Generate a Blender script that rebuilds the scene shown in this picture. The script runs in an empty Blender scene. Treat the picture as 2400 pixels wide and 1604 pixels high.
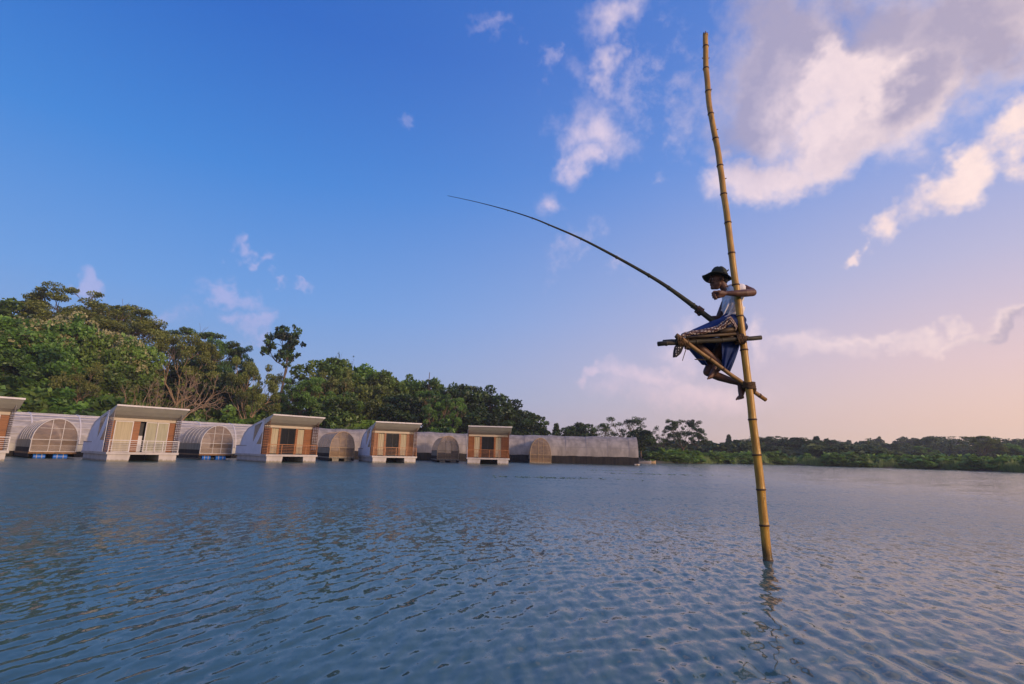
import bpy, bmesh, math, random
import numpy as np
from mathutils import Vector, Matrix, Euler

R = math.radians
scene = bpy.context.scene
COL = scene.collection
random.seed(4)

# ------------------------------------------------------------------ camera
FPX, CAM_H, PITCH, ROLL = 1213.0, 1.15, R(12.07), R(1.35)
fw = Vector((0, math.cos(PITCH), math.sin(PITCH)))
rt0 = Vector((1, 0, 0)); up0 = Vector((0, -math.sin(PITCH), math.cos(PITCH)))
rt = rt0 * math.cos(ROLL) + up0 * math.sin(ROLL)
up = -rt0 * math.sin(ROLL) + up0 * math.cos(ROLL)
CAM = Vector((0, 0, CAM_H))
cd = bpy.data.cameras.new('camera'); cam = bpy.data.objects.new('camera', cd); COL.objects.link(cam)
cd.sensor_width = 36.0; cd.lens = FPX / 2400 * 36; cd.clip_start = 0.05; cd.clip_end = 9000
cam.matrix_world = Matrix(((rt.x, up.x, -fw.x, 0), (rt.y, up.y, -fw.y, 0), (rt.z, up.z, -fw.z, CAM_H), (0, 0, 0, 1)))
scene.camera = cam

def ray(x, y): return fw + rt * ((x - 1200) / FPX) - up * ((y - 802) / FPX)
def at(x, y, Y):
    d = ray(x, y); return CAM + d * (Y / d.y)
def ground_pt(x, y, z=0.0):
    d = ray(x, y); return CAM + d * ((z - CAM_H) / d.z)

# ------------------------------------------------------------------ node helpers
def lin(c):
    return tuple((v / 255 / 12.92) if v / 255 <= 0.04045 else ((v / 255 + 0.055) / 1.055) ** 2.4 for v in c) + (1,)

class NT:
    def __init__(s, tree): s.t = tree; s.n = tree.nodes; s.l = tree.links
    def add(s, typ, ins=None, **kw):
        n = s.n.new(typ)
        for k, v in kw.items(): setattr(n, k, v)
        for k, v in (ins or {}).items():
            sock = n.inputs[k]
            if isinstance(v, bpy.types.NodeSocket): s.l.new(v, sock)
            else: sock.default_value = v
        return n
    def math(s, op, a, b=0.0, c=None, clamp=False):
        ins = {0: a, 1: b}
        if c is not None: ins[2] = c
        return s.add('ShaderNodeMath', ins, operation=op, use_clamp=clamp).outputs[0]
    def vmath(s, op, a, b=None):
        ins = {0: a}
        if b is not None: ins[1] = b
        return s.add('ShaderNodeVectorMath', ins, operation=op)
    def ramp(s, fac, stops, interp='EASE'):
        n = s.n.new('ShaderNodeValToRGB'); cr = n.color_ramp; cr.interpolation = interp
        while len(cr.elements) < len(stops): cr.elements.new(0.5)
        for e, (p, c) in zip(cr.elements, stops): e.position = p; e.color = c
        s.l.new(fac, n.inputs[0]); return n.outputs[0]
    def mix(s, f, a, b, blend='MIX'):
        n = s.n.new('ShaderNodeMix'); n.data_type = 'RGBA'; n.blend_type = blend
        for i, v in ((0, f), (6, a), (7, b)):
            if isinstance(v, bpy.types.NodeSocket): s.l.new(v, n.inputs[i])
            else: n.inputs[i].default_value = v
        return n.outputs[2]
    def smooth(s, v, lo, hi, a=0.0, b=1.0):
        n = s.add('ShaderNodeMapRange', {0: v, 1: lo, 2: hi, 3: a, 4: b}, interpolation_type='SMOOTHSTEP'); return n.outputs[0]
    def noise(s, vec, scale, detail=4, rough=0.55, dist=0.0):
        return s.add('ShaderNodeTexNoise', {'Vector': vec, 'Scale': scale, 'Detail': detail, 'Roughness': rough, 'Distortion': dist})

# ------------------------------------------------------------------ world / sky
SUN_AZ, SUN_EL = R(129), R(13)          # azimuth measured clockwise from the view direction
sun_dir = Vector((math.sin(SUN_AZ) * math.cos(SUN_EL), math.cos(SUN_AZ) * math.cos(SUN_EL), math.sin(SUN_EL)))
world = bpy.data.worlds.new('World'); scene.world = world; world.use_nodes = True
W = NT(world.node_tree); W.n.clear()
gen = W.add('ShaderNodeTexCoord').outputs['Generated']
dirv = W.vmath('NORMALIZE', gen).outputs[0]
sep = W.add('ShaderNodeSeparateXYZ', {0: dirv})
zc = W.math('MAXIMUM', sep.outputs[2], 0.0)
s_az = W.vmath('DOT_PRODUCT', dirv, (math.sin(R(124)), math.cos(R(124)), 0)).outputs['Value']
f_az = W.smooth(s_az, -.96, 0.44)
cool = W.ramp(zc, [(0, lin((158, 158, 186))), (.10, lin((136, 162, 208))), (.25, lin((104, 153, 219))), (.45, lin((60, 130, 212))), (.65, lin((29, 98, 192))), (1, lin((20, 76, 164)))], 'LINEAR')
warm = W.ramp(zc, [(0, lin((254, 212, 170))), (.06, lin((253, 211, 186))), (.15, lin((238, 204, 202))), (.30, lin((194, 188, 216))), (.5, lin((128, 158, 224))), (.8, lin((74, 126, 210))), (1, lin((50, 100, 190)))], 'LINEAR')
sky = W.mix(f_az, cool, warm)
nish = W.add('ShaderNodeTexSky', sky_type='NISHITA', sun_disc=False, sun_elevation=SUN_EL, sun_rotation=SUN_AZ, air_density=1.2, dust_density=1.5, ozone_density=2.0).outputs[0]
nish = W.vmath('SCALE', nish); W.l.new(nish.inputs[0].links[0].from_socket, nish.inputs[0]); nish.inputs['Scale'].default_value = 0.07
sky = W.mix(0.14, sky, nish.outputs[0])

# clouds: soft bodies placed by direction on the sky, broken up by noise
w1 = W.vmath('SCALE', W.vmath('SUBTRACT', W.noise(dirv, 5.5, 1).outputs['Color'], (.5, .5, .5)).outputs[0]); w1.inputs['Scale'].default_value = 0.17
w2 = W.vmath('SCALE', W.vmath('SUBTRACT', W.noise(dirv, 22, 3, .6).outputs['Color'], (.5, .5, .5)).outputs[0]); w2.inputs['Scale'].default_value = 0.085
dw = W.vmath('ADD', W.vmath('ADD', dirv, w1.outputs[0]).outputs[0], w2.outputs[0]).outputs[0]
def blob(px, py, rx, ry, ang=0.0):
    a = R(ang); c = ray(px, py).normalized()
    a1 = ray(px + rx * math.cos(a), py - rx * math.sin(a)).normalized() - c
    a2 = ray(px + ry * math.sin(a), py + ry * math.cos(a)).normalized() - c
    r1 = a1.length; r2 = a2.length
    e1 = (a1 - c * a1.dot(c)).normalized(); e2 = c.cross(e1)
    m = Matrix((e1, e2, c)).transposed()
    n = W.add('ShaderNodeMapping', {0: dw}, vector_type='TEXTURE')
    n.inputs[1].default_value = c; n.inputs[2].default_value = m.to_euler('XYZ'); n.inputs[3].default_value = (r1, r2, 0.9)
    return W.vmath('LENGTH', n.outputs[0]).outputs['Value']
def field(blobs):
    v = None
    for b in blobs:
        L = blob(*b); v = L if v is None else W.math('MINIMUM', v, L)
    return W.math('SUBTRACT', 1.0, v)
fbm = W.math('SUBTRACT', W.noise(dirv, 13, 5, .62).outputs[0], .5)
fine = W.math('SUBTRACT', W.noise(dirv, 34, 4, .68).outputs[0], .5)
big = field([(1840, 190, 260, 220, 30), (2050, 170, 380, 240, 25), (1790, 400, 170, 85, 32), (1950, 320, 220, 110, 32), (2330, 60, 420, 260, 15), (2120, 240, 210, 120, 30), (2700, -100, 500, 300, 10), (2050, -330, 620, 330, 12), (1500, -620, 520, 260, 20)])
streak = field([(2250, 450, 250, 62, 33), (2420, 330, 200, 80, 32), (2075, 540, 90, 50, 30), (1985, 580, 45, 26, 10), (2600, 200, 240, 90, 30)])
mid = field([(1410, 300, 82, 115, -62 + 90), (1370, 385, 40, 55, -25), (1445, 40, 110, 60, 15), (1420, 160, 45, 75, 20), (1285, 505, 44, 42, 0), (1725, 330, 50, 45, 0)])
wisp = field([(1610, 240, 70, 190, 10), (1345, 610, 90, 40, 30), (1450, 655, 60, 26, 20), (1165, 80, 60, 40, 0), (1500, 210, 70, 150, 20), (970, 252, 40, 26, 0), (1290, 150, 40, 50, 0), (1570, 435, 30, 30, 0)])
low = field([(1555, 800, 60, 62, 0), (1500, 865, 90, 40, 0), (1420, 878, 42, 22, 35), (1810, 805, 40, 62, 0), (1930, 820, 110, 42, 0), (2070, 805, 60, 26, 5), (2180, 795, 80, 26, 8), (2260, 775, 40, 30, 0), (2390, 790, 110, 32, 6), (1640, 905, 260, 50, 0), (2600, 760, 160, 50, 0), (1990, 812, 320, 22, 1), (2260, 806, 240, 20, 3)])
left = field([(530, 618, 48, 26, -30), (590, 640, 48, 22, 15), (545, 650, 40, 20, 0), (515, 728, 80, 32, -18), (410, 770, 110, 45, -12), (590, 775, 60, 32, 0), (215, 668, 60, 28, -35), (620, 680, 40, 16, 0), (690, 672, 50, 16, 0)])
def dens(f, amp, lo, hi, ns=None): return W.smooth(W.math('ADD', f, W.math('MULTIPLY', ns or fbm, amp)), lo, hi)
d_big = W.math('MULTIPLY', dens(big, 1.0, -.12, .62), .93)
d_str = dens(streak, 1.5, .0, .85)
d_mid = W.math('MULTIPLY', dens(mid, 1.9, -.3, 1.25), .9)
d_wsp = W.math('MULTIPLY', dens(wisp, 2.4, .1, 1.4, fine), .32)
d_low = W.math('MULTIPLY', dens(low, 1.2, -.15, 1.0), .75)
d_lft = W.math('MULTIPLY', dens(left, 1.8, .05, .9), .5)
# scattered cloud over the rest of the sky (behind and beside the camera)
flat = W.add('ShaderNodeCombineXYZ', {0: W.math('DIVIDE', sep.outputs[0], W.math('ADD', zc, .25)), 1: W.math('DIVIDE', sep.outputs[1], W.math('ADD', zc, .25)), 2: 0.3})
rest = W.noise(flat.outputs[0], 1.7, 4, .6).outputs[0]
inview = W.smooth(W.vmath('DOT_PRODUCT', dirv, tuple(fw)).outputs['Value'], .45, .62, 1, 0)
d_rst = W.math('MULTIPLY', W.math('MULTIPLY', W.smooth(rest, .53, .72), inview), .7)
dall = d_big
for q in (d_str, d_mid, d_wsp, d_low, d_lft, d_rst): dall = W.math('MAXIMUM', dall, q)
# lit side / shaded body of the big cloud
gray = field([(1790, 130, 210, 200, 20), (1760, 260, 110, 120, 10), (2080, 240, 210, 75, 30), (2000, 60, 260, 110, 10), (2330, 150, 230, 120, 20), (2000, -350, 600, 300, 10), (2230, 70, 330, 170, 12), (2400, 805, 120, 22, 5)])
g = W.math('MULTIPLY', W.smooth(W.math('ADD', gray, W.math('MULTIPLY', fbm, .7)), -.55, .95), .95)
glow = field([(1905, 165, 70, 80, 20), (1960, 250, 130, 110, 35)])
g = W.math('SUBTRACT', g, W.math('MULTIPLY', W.smooth(W.math('ADD', glow, W.math('MULTIPLY', fbm, 1.3)), -.1, .9), .8), clamp=True)
lit = W.mix(f_az, lin((190, 182, 222)), lin((250, 224, 214)))
lit = W.mix(W.smooth(zc, .0, .22, 0.55, 0), lit, lin((246, 200, 184)))
shade = W.mix(f_az, lin((122, 138, 192)), lin((176, 162, 178)))
tex = W.smooth(W.math('ADD', fine, W.math('MULTIPLY', fbm, .8)), -.35, .35, .25, 0)
ccol = W.mix(W.math('ADD', g, tex, clamp=True), lit, shade)
skyc = W.mix(dall, sky, ccol)
bg = W.add('ShaderNodeBackground', {'Color': skyc, 'Strength': 1.0})
W.l.new(bg.outputs[0], W.add('ShaderNodeOutputWorld').inputs[0])
world.cycles.sampling_method = 'MANUAL'; world.cycles.sample_map_resolution = 512

# ------------------------------------------------------------------ sun, exposure
sl = bpy.data.lights.new('sun', 'SUN'); so = bpy.data.objects.new('sun', sl); COL.objects.link(so)
sl.energy = 2.5; sl.angle = R(9); sl.color = (1.0, .70, .47)
so.rotation_euler = sun_dir.to_track_quat('Z', 'Y').to_euler(); so.location = (40, -30, 40)
vs = scene.view_settings; vs.view_transform = 'Standard'; vs.look = 'None'; vs.gamma = 1; vs.exposure = 0.22; vs.use_curve_mapping = False
scene.cycles.max_bounces = 5; scene.cycles.diffuse_bounces = 2; scene.cycles.glossy_bounces = 3; scene.cycles.transparent_max_bounces = 12; scene.cycles.use_denoising = True
scene.cycles.caustics_reflective = False; scene.cycles.caustics_refractive = False

# ------------------------------------------------------------------ object helpers
class MB:
    def __init__(s): s.v = []; s.f = []
    def add(s, vs_, fs):
        b = len(s.v); s.v += [tuple(p) for p in vs_]; s.f += [tuple(b + i for i in q) for q in fs]; return s
    def box(s, x0, x1, y0, y1, z0, z1, m=None):
        p = [Vector(q) for q in ((x0, y0, z0), (x1, y0, z0), (x1, y1, z0), (x0, y1, z0), (x0, y0, z1), (x1, y0, z1), (x1, y1, z1), (x0, y1, z1))]
        if m is not None: p = [m @ q for q in p]
        return s.add(p, ((0, 3, 2, 1), (4, 5, 6, 7), (0, 1, 5, 4), (1, 2, 6, 5), (2, 3, 7, 6), (3, 0, 4, 7)))
    def prism(s, poly, axis, a, b):
        # poly of 2D points, extruded along axis ('x' -> poly is (y,z); 'y' -> poly is (x,z))
        def P(q, t): return (t, q[0], q[1]) if axis == 'x' else (q[0], t, q[1])
        n = len(poly); vs_ = [P(q, a) for q in poly] + [P(q, b) for q in poly]
        fs = [tuple(range(n)), tuple(range(2 * n - 1, n - 1, -1))] + [(i, i + n, (i + 1) % n + n, (i + 1) % n) for i in range(n)]
        return s.add(vs_, fs)
    def tube(s, pts, rad, n=8, caps=True):
        pts = [Vector(p) for p in pts]; k = len(pts)
        if not hasattr(rad, '__len__'): rad = [rad] * k
        vs_ = []; ref = None
        for i, p in enumerate(pts):
            t = (pts[min(i + 1, k - 1)] - pts[max(i - 1, 0)])
            t = t.normalized() if t.length > 1e-9 else Vector((0, 0, 1))
            if ref is None: ref = Vector((0, 0, 1)) if abs(t.z) < .9 else Vector((1, 0, 0))
            e1 = (ref - t * ref.dot(t)).normalized(); e2 = t.cross(e1); ref = e1
            for j in range(n):
                a = 2 * math.pi * j / n; vs_.append(p + (e1 * math.cos(a) + e2 * math.sin(a)) * rad[i])
        fs = [(i * n + j, i * n + (j + 1) % n, (i + 1) * n + (j + 1) % n, (i + 1) * n + j) for i in range(k - 1) for j in range(n)]
        if caps: fs += [tuple(range(n - 1, -1, -1)), tuple((k - 1) * n + j for j in range(n))]
        return s.add(vs_, fs)
    def ell(s, c, r, n=14, m=10, rot=None):
        c = Vector(c); vs_ = []; fs = []
        if not hasattr(r, '__len__'): r = (r, r, r)
        for i in range(m + 1):
            th = math.pi * i / m
            for j in range(n):
                ph = 2 * math.pi * j / n
                q = Vector((r[0] * math.sin(th) * math.cos(ph), r[1] * math.sin(th) * math.sin(ph), r[2] * math.cos(th)))
                if rot is not None: q = rot @ q
                vs_.append(c + q)
        for i in range(m):
            for j in range(n): fs.append((i * n + j, (i + 1) * n + j, (i + 1) * n + (j + 1) % n, i * n + (j + 1) % n))
        return s.add(vs_, fs)
    def caps(s, pts, rad, n=12):
        # chain of tapered limbs with round joints
        pts = [Vector(p) for p in pts]
        if not hasattr(rad, '__len__'): rad = [rad] * len(pts)
        s.tube(pts, rad, n)
        for p, r_ in zip(pts, rad): s.ell(p, r_, n, 8)
        return s
    def mesh(s, name):
        me = bpy.data.meshes.new(name); me.from_pydata(s.v, [], s.f); me.update(); return me
    def build(s, name, mat, parent=None, smooth=False, **props):
        return mkobj(name, s.mesh(name), mat, parent, smooth, **props)

def mkobj(name, me, mat, parent=None, smooth=False, **props):
    o = bpy.data.objects.new(name, me); COL.objects.link(o)
    if mat is not None and len(me.materials) == 0: me.materials.append(mat)
    if smooth: me.polygons.foreach_set('use_smooth', [True] * len(me.polygons))
    if parent is not None: o.parent = parent
    for k, v in props.items(): o[k] = v
    return o
def thing(name, label, cat, loc=(0, 0, 0), rz=0.0, group=None):
    o = bpy.data.objects.new(name, None); COL.objects.link(o); o.location = loc; o.rotation_euler = (0, 0, rz)
    o['label'] = label; o['category'] = cat
    if group: o['group'] = group
    o.empty_display_size = .2
    return o
def tag(o, label, cat, group=None):
    o['label'] = label; o['category'] = cat
    if group: o['group'] = group
    return o

# ------------------------------------------------------------------ materials
def mat(name, col, rough=.6, noise=0.0, nscale=6.0, col2=None, bump=0.0, bscale=40.0, spec=.4, stretch=(1, 1, 1), metallic=0.0, detail=5):
    m = bpy.data.materials.new(name); m.use_nodes = True; t = NT(m.node_tree)
    b = t.n['Principled BSDF']; b.inputs['Roughness'].default_value = rough; b.inputs['Specular IOR Level'].default_value = spec; b.inputs['Metallic'].default_value = metallic
    tc = t.add('ShaderNodeTexCoord').outputs['Object']
    mp = t.add('ShaderNodeMapping', {0: tc}); mp.inputs[3].default_value = stretch
    if noise or col2:
        c2 = col2 if col2 else tuple(v * (1 - noise) for v in col)
        f = t.smooth(t.noise(mp.outputs[0], nscale, detail, .6).outputs[0], .33, .67)
        t.l.new(t.mix(f, (*col, 1), (*c2, 1)), b.inputs['Base Color'])
    else: b.inputs['Base Color'].default_value = (*col, 1)
    if bump:
        bn = t.add('ShaderNodeBump', {'Strength': bump, 'Distance': .02, 'Height': t.noise(mp.outputs[0], bscale, 4).outputs[0]})
        t.l.new(bn.outputs[0], b.inputs['Normal'])
    return m
def leafmat(name, dark, light, warm=(.14, .11, .02), rnd=.35):
    m = bpy.data.materials.new(name); m.use_nodes = True; t = NT(m.node_tree); t.n.clear()
    va = t.add('ShaderNodeAttribute', attribute_name='var').outputs['Fac']
    oi = t.add('ShaderNodeObjectInfo').outputs['Random']
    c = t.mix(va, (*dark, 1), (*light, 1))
    c = t.mix(t.math('MULTIPLY', oi, rnd), c, (*warm, 1))
    d = t.add('ShaderNodeBsdfDiffuse', {'Color': c}); tr = t.add('ShaderNodeBsdfTranslucent', {'Color': c})
    gl = t.add('ShaderNodeBsdfGlossy', {'Color': (.9, .9, .9, 1), 'Roughness': .5})
    s1 = t.add('ShaderNodeMixShader', {0: .38, 1: d.outputs[0], 2: tr.outputs[0]})
    s2 = t.add('ShaderNodeMixShader', {0: .035, 1: s1.outputs[0], 2: gl.outputs[0]})
    t.l.new(s2.outputs[0], t.add('ShaderNodeOutputMaterial').inputs[0]); return m
def film(name, col, transp, rough=.35, nscale=3.0, stretch=(1, 1, 1)):
    m = bpy.data.materials.new(name); m.use_nodes = True; t = NT(m.node_tree); t.n.clear()
    tc = t.add('ShaderNodeTexCoord').outputs['Object']; mp = t.add('ShaderNodeMapping', {0: tc}); mp.inputs[3].default_value = stretch
    nz = t.smooth(t.noise(mp.outputs[0], nscale, 5).outputs[0], .3, .7)
    c = t.mix(nz, (*col, 1), (*[v * .62 for v in col], 1))
    d = t.add('ShaderNodeBsdfPrincipled', {'Base Color': c, 'Roughness': rough})
    tl = t.add('ShaderNodeBsdfTranslucent', {'Color': c})
    a = t.add('ShaderNodeMixShader', {0: .35, 1: d.outputs[0], 2: tl.outputs[0]})
    tp = t.add('ShaderNodeBsdfTransparent', {'Color': (.92, .9, .88, 1)})
    s_ = t.add('ShaderNodeMixShader', {0: transp, 1: a.outputs[0], 2: tp.outputs[0]})
    t.l.new(s_.outputs[0], t.add('ShaderNodeOutputMaterial').inputs[0]); return m

M = {}
M['white'] = mat('white_paint', (.68, .64, .62), .45, .14, 2.0)
M['wall'] = mat('white_panel_sky_tint', (.74, .74, .80), .5, .10, 1.5)  # white panel with a bluish tint, sky-lit shade put into its colour
M['hull'] = mat('hull_paint', (.56, .51, .475), .5, .22, 1.6, stretch=(1, 1, .4))
M['soffit'] = mat('soffit_grey', (.56, .53, .45), .6, .12, 2)
M['cream'] = mat('cream_beam', (.55, .47, .37), .55, .1, 3)
M['wood'] = mat('varnished_wood', (.33, .125, .038), .45, .4, 4, stretch=(.3, .3, 6), col2=(.20, .072, .025))
M['wood_rail'] = mat('rail_wood', (.46, .19, .07), .45, .3, 4)
M['wood_dark'] = mat('dark_wood', (.20, .075, .03), .5, .3, 4)
M['slat_grey'] = mat('slat_grey', (.30, .27, .27), .5, .2, 4)
M['curtain'] = mat('curtain_cream', (.52, .45, .30), .8, .22, 2.5, stretch=(7, 1, .2))
M['doorway_shade'] = mat('doorway_shade_panel', (.018, .020, .024), .2, .25, 1.5, spec=.12)  # near-black colour paints the shade of an open doorway
M['glass_side'] = mat('side_window', (.17, .17, .155), .15, .2, 2, spec=.5)
M['interior'] = mat('interior_shade', (.018, .019, .023), .5, .3, 1)  # near-black, the unlit depth is put into the colour
M['film'] = film('greenhouse_film', (.60, .52, .44), .30, .35, 2.2, (1, 1, 2.5))
M['film_gable'] = film('gable_film', (.50, .34, .21), .42, .6, 1.6, (1, 1, 3))
M['tunnel_film'] = film('tunnel_film', (.72, .66, .61), .06, .4, 1.2, (1, 1, 3))
M['net'] = film('shade_cloth', (.62, .54, .46), .05, .8, 1.7, (1, 1, .35))
M['skirt'] = mat('dark_skirt', (.016, .016, .017), .8, .5, 1.5, stretch=(3, 3, .3), col2=(.040, .034, .030), spec=.15)
M['cladding'] = mat('weathered_cladding', (.30, .26, .19), .6, .5, 1.6, stretch=(5, 5, .2), col2=(.16, .13, .09))
M['pipe'] = mat('white_pipe', (.72, .66, .58), .4, .2, 8)
M['pipe_tan'] = mat('tan_pipe', (.56, .38, .20), .5, .3, 6)
M['plank'] = mat('plank_wood', (.30, .16, .07), .7, .5, 6)
M['barrel'] = mat('blue_plastic', (.02, .17, .65), .35, .25, 5)
M['barrel_band'] = mat('barrel_band', (.5, .42, .35), .5, .2, 5)
M['bamboo'] = mat('bamboo_pole', (.56, .315, .050), .36, .3, 5, col2=(.35, .175, .030), stretch=(5, 5, .8), bump=.15, bscale=18, detail=7)
M['bamboo_light'] = mat('bamboo_brace', (.33, .18, .055), .5, .3, 6, col2=(.18, .095, .03))
M['bamboo_grey'] = mat('weathered_bamboo', (.055, .045, .026), .6, .3, 9, col2=(.026, .022, .014), stretch=(1, 4, 4))
M['split'] = mat('split_bamboo', (.11, .068, .028), .6, .4, 7, col2=(.05, .03, .015), stretch=(1, 5, 5))
M['node'] = mat('bamboo_node', (.10, .05, .018), .6, .3, 10)
M['rope'] = mat('rope', (.13, .07, .03), .8, .5, 60, bump=.5, bscale=120)
M['rod'] = mat('rod_bamboo', (.030, .032, .016), .55, .4, 8, col2=(.055, .05, .022))
M['rod_tip'] = mat('rod_tip', (.02, .02, .018), .5)
M['skin'] = mat('skin', (.140, .064, .039), .48, .2, 14, col2=(.10, .045, .028), bump=.08, bscale=90)
M['shirt'] = mat('white_shirt', (.82, .79, .80), .85, .08, 8, bump=.35, bscale=9, stretch=(1, 1, .35))
M['sarong'] = mat('blue_sarong', (.005, .029, .145), .75, .3, 5, col2=(.003, .018, .09), bump=.3, bscale=12)
M['hat'] = mat('olive_hat', (.042, .046, .028), .8, .2, 20, bump=.25, bscale=60)
M['hair'] = mat('black_hair', (.012, .01, .009), .6)
M['eye'] = mat('eye_white', (.35, .32, .3), .3)
M['iris'] = mat('iris', (.01, .008, .006), .2)
M['lip'] = mat('lip', (.12, .045, .035), .5)
M['bark'] = mat('bark', (.17, .12, .08), .9, .4, 5, bump=.6, bscale=8)
M['bark_pale'] = mat('pale_bark', (.36, .25, .155), .85, .35, 4, bump=.4, bscale=8)
M['bark_dark'] = mat('dark_bark', (.07, .05, .035), .9, .3, 5)
M['leaf_a'] = leafmat('leaf_deep', (.017, .058, .013), (.200, .380, .060))
M['leaf_b'] = leafmat('leaf_olive', (.042, .066, .014), (.31, .37, .066), (.38, .33, .07), .3)
M['leaf_c'] = leafmat('leaf_fresh', (.017, .078, .015), (.230, .460, .070), (.34, .38, .06), .35)
M['leaf_d'] = leafmat('leaf_black_green', (.011, .032, .010), (.095, .180, .040), (.06, .06, .015), .3)
M['flower'] = leafmat('blossom', (.30, .29, .10), (.62, .56, .28), (.3, .28, .1), .3)
M['leaf_far_hazed'] = leafmat('leaf_far_hazed', (.042, .072, .026), (.160, .215, .070), (.15, .12, .06), .2)  # leaf colours lightened so the distance haze is painted in
M['reed'] = leafmat('reed', (.07, .12, .022), (.26, .36, .07), (.16, .12, .04), .0)

def weather(m, dark, z0, z1, streak=None):
    """stain that has a shape of its own: a ragged tide mark above the waterline, dark streaks along the grain"""
    t = NT(m.node_tree); b = t.n['Principled BSDF']; src = b.inputs['Base Color'].links[0].from_socket
    oc = t.add('ShaderNodeTexCoord').outputs['Object']; z = t.add('ShaderNodeSeparateXYZ', {0: oc}).outputs[2]
    mp = t.add('ShaderNodeMapping', {0: oc}); mp.inputs[3].default_value = (7, 7, 1.2)
    f = t.smooth(t.math('ADD', z, t.math('MULTIPLY', t.math('SUBTRACT', t.noise(mp.outputs[0], 1.0, 4).outputs[0], .5), (z1 - z0) * 2.2)), z0, z1, .85, 0)
    c = t.mix(f, src, (*dark, 1))
    if streak:
        mp = t.add('ShaderNodeMapping', {0: oc}); mp.inputs[3].default_value = (streak, streak, streak * .11)
        c = t.mix(t.smooth(t.noise(mp.outputs[0], 1.0, 4, .65).outputs[0], .60, .70, 0, .8), c, (.075, .042, .016, 1))
    t.l.new(c, b.inputs['Base Color'])
weather(M['hull'], (.20, .17, .11), .04, .17); weather(M['bamboo'], (.05, .032, .012), .08, .22, 26.0); weather(M['bamboo_light'], (.07, .045, .018), -9, -8, 40.0)
# the patterned cloth
def cloth_pattern():
    m = bpy.data.materials.new('patterned_cloth'); m.use_nodes = True; t = NT(m.node_tree); b = t.n['Principled BSDF']; b.inputs['Roughness'].default_value = .9
    uv = t.add('ShaderNodeTexCoord').outputs['UV']; sp = t.add('ShaderNodeSeparateXYZ', {0: uv})
    wob = t.math('MULTIPLY', t.math('SUBTRACT', t.noise(uv, 9, 3).outputs[0], .5), .10)
    vv = t.math('ADD', sp.outputs[1], wob)
    band = t.math('PINGPONG', t.math('MULTIPLY', vv, 3.0), .5)
    inb = t.smooth(band, .24, .30)
    st = t.math('FRACT', t.math('MULTIPLY', t.math('ADD', sp.outputs[0], wob), 26))
    st = t.math('MULTIPLY', t.smooth(st, .40, .5), inb)
    dark = t.mix(t.noise(uv, 14, 3).outputs[0], (.02, .012, .012, 1), (.10, .03, .022, 1))
    t.l.new(t.mix(st, dark, (.50, .42, .36, 1)), b.inputs['Base Color']); return m
M['cloth'] = cloth_pattern()
def dot_cloth():
    m = bpy.data.materials.new('dotted_cloth'); m.use_nodes = True; t = NT(m.node_tree); b = t.n['Principled BSDF']; b.inputs['Roughness'].default_value = .9
    oc = t.add('ShaderNodeTexCoord').outputs['Object']
    v = t.add('ShaderNodeTexVoronoi', {'Vector': oc, 'Scale': 34.0, 'Randomness': .35}).outputs['Distance']
    t.l.new(t.mix(t.smooth(v, .22, .30), (.5, .46, .44, 1), (.018, .018, .024, 1)), b.inputs['Base Color']); return m
M['dots'] = dot_cloth()

# ------------------------------------------------------------------ terrain
AZ = [-180, -150, -100, -60, -43.6, -31.6, -19.6, -9.7, 0, 11.5, 14.7, 18, 22, 28, 33, 39, 43.9, 60, 90, 150, 180]
RS = [80, 80, 62, 60, 62.5, 66, 70, 74, 79, 84, 86, 97, 114, 124.5, 119.5, 121.5, 110, 100, 95, 80, 80]
HA = [-180, -150, -90, -60, -43, -35, -25, -15, -5, 3, 10, 15, 30, 60, 180]
HH = [3, 4, 10, 13, 13.5, 12, 9.5, 7, 4.5, 2.5, 1.0, .5, .6, 2, 3]
def sst(x): x = np.clip(x, 0, 1); return x * x * (3 - 2 * x)
def ground_z(X, Y):
    X = np.asarray(X, float); Y = np.asarray(Y, float)
    az = np.degrees(np.arctan2(X, Y)); r = np.hypot(X, Y)
    rs = np.interp(az, AZ, RS) + .9 * np.sin(az * 1.9) + .6 * np.sin(az * 4.3 + 1)
    d = r - rs
    bank = .45 * sst(d / 2.5) + np.interp(az, HA, HH) * sst((d - 2) / 48)
    ridge = 6.0 * sst((r - 190) / 160) * sst((az - 10) / 12) + 9 * sst((r - 150) / 150) * sst((-az + 10) / 12) * .3
    bump = .25 * np.sin(X * .31 + 1) * np.sin(Y * .27) * sst(d / 8)
    return np.where(d < 0, -np.minimum(1.6, .10 - d * .12), bank + ridge + bump)
def gz(x, y): return float(ground_z(x, y))

rr = np.concatenate([np.linspace(30, 260, 150), np.geomspace(264, 640, 24)])
aa = np.radians(np.concatenate([np.linspace(-180, -62, 40)[:-1], np.linspace(-62, 62, 190), np.linspace(62, 180, 40)[1:]]))
RRg, AAg = np.meshgrid(rr, aa, indexing='ij'); Xg = RRg * np.sin(AAg); Yg = RRg * np.cos(AAg); Zg = ground_z(Xg, Yg)
def grid_mesh(name, X, Y, Z, centre=None):
    n, m = X.shape; co = np.stack([X, Y, Z], -1).reshape(-1, 3)
    idx = np.arange(n * m).reshape(n, m)
    q = np.stack([idx[:-1, :-1], idx[1:, :-1], idx[1:, 1:], idx[:-1, 1:]], -1).reshape(-1, 4)
    me = bpy.data.meshes.new(name); me.vertices.add(len(co)); me.vertices.foreach_set('co', co.astype(np.float32).ravel())
    me.loops.add(q.size); me.loops.foreach_set('vertex_index', q.astype(np.int32).ravel())
    me.polygons.add(len(q)); me.polygons.foreach_set('loop_start', (np.arange(len(q)) * 4).astype(np.int32))
    me.polygons.foreach_set('use_smooth', np.ones(len(q), bool)); me.update(calc_edges=True); me.validate(); return me
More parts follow.
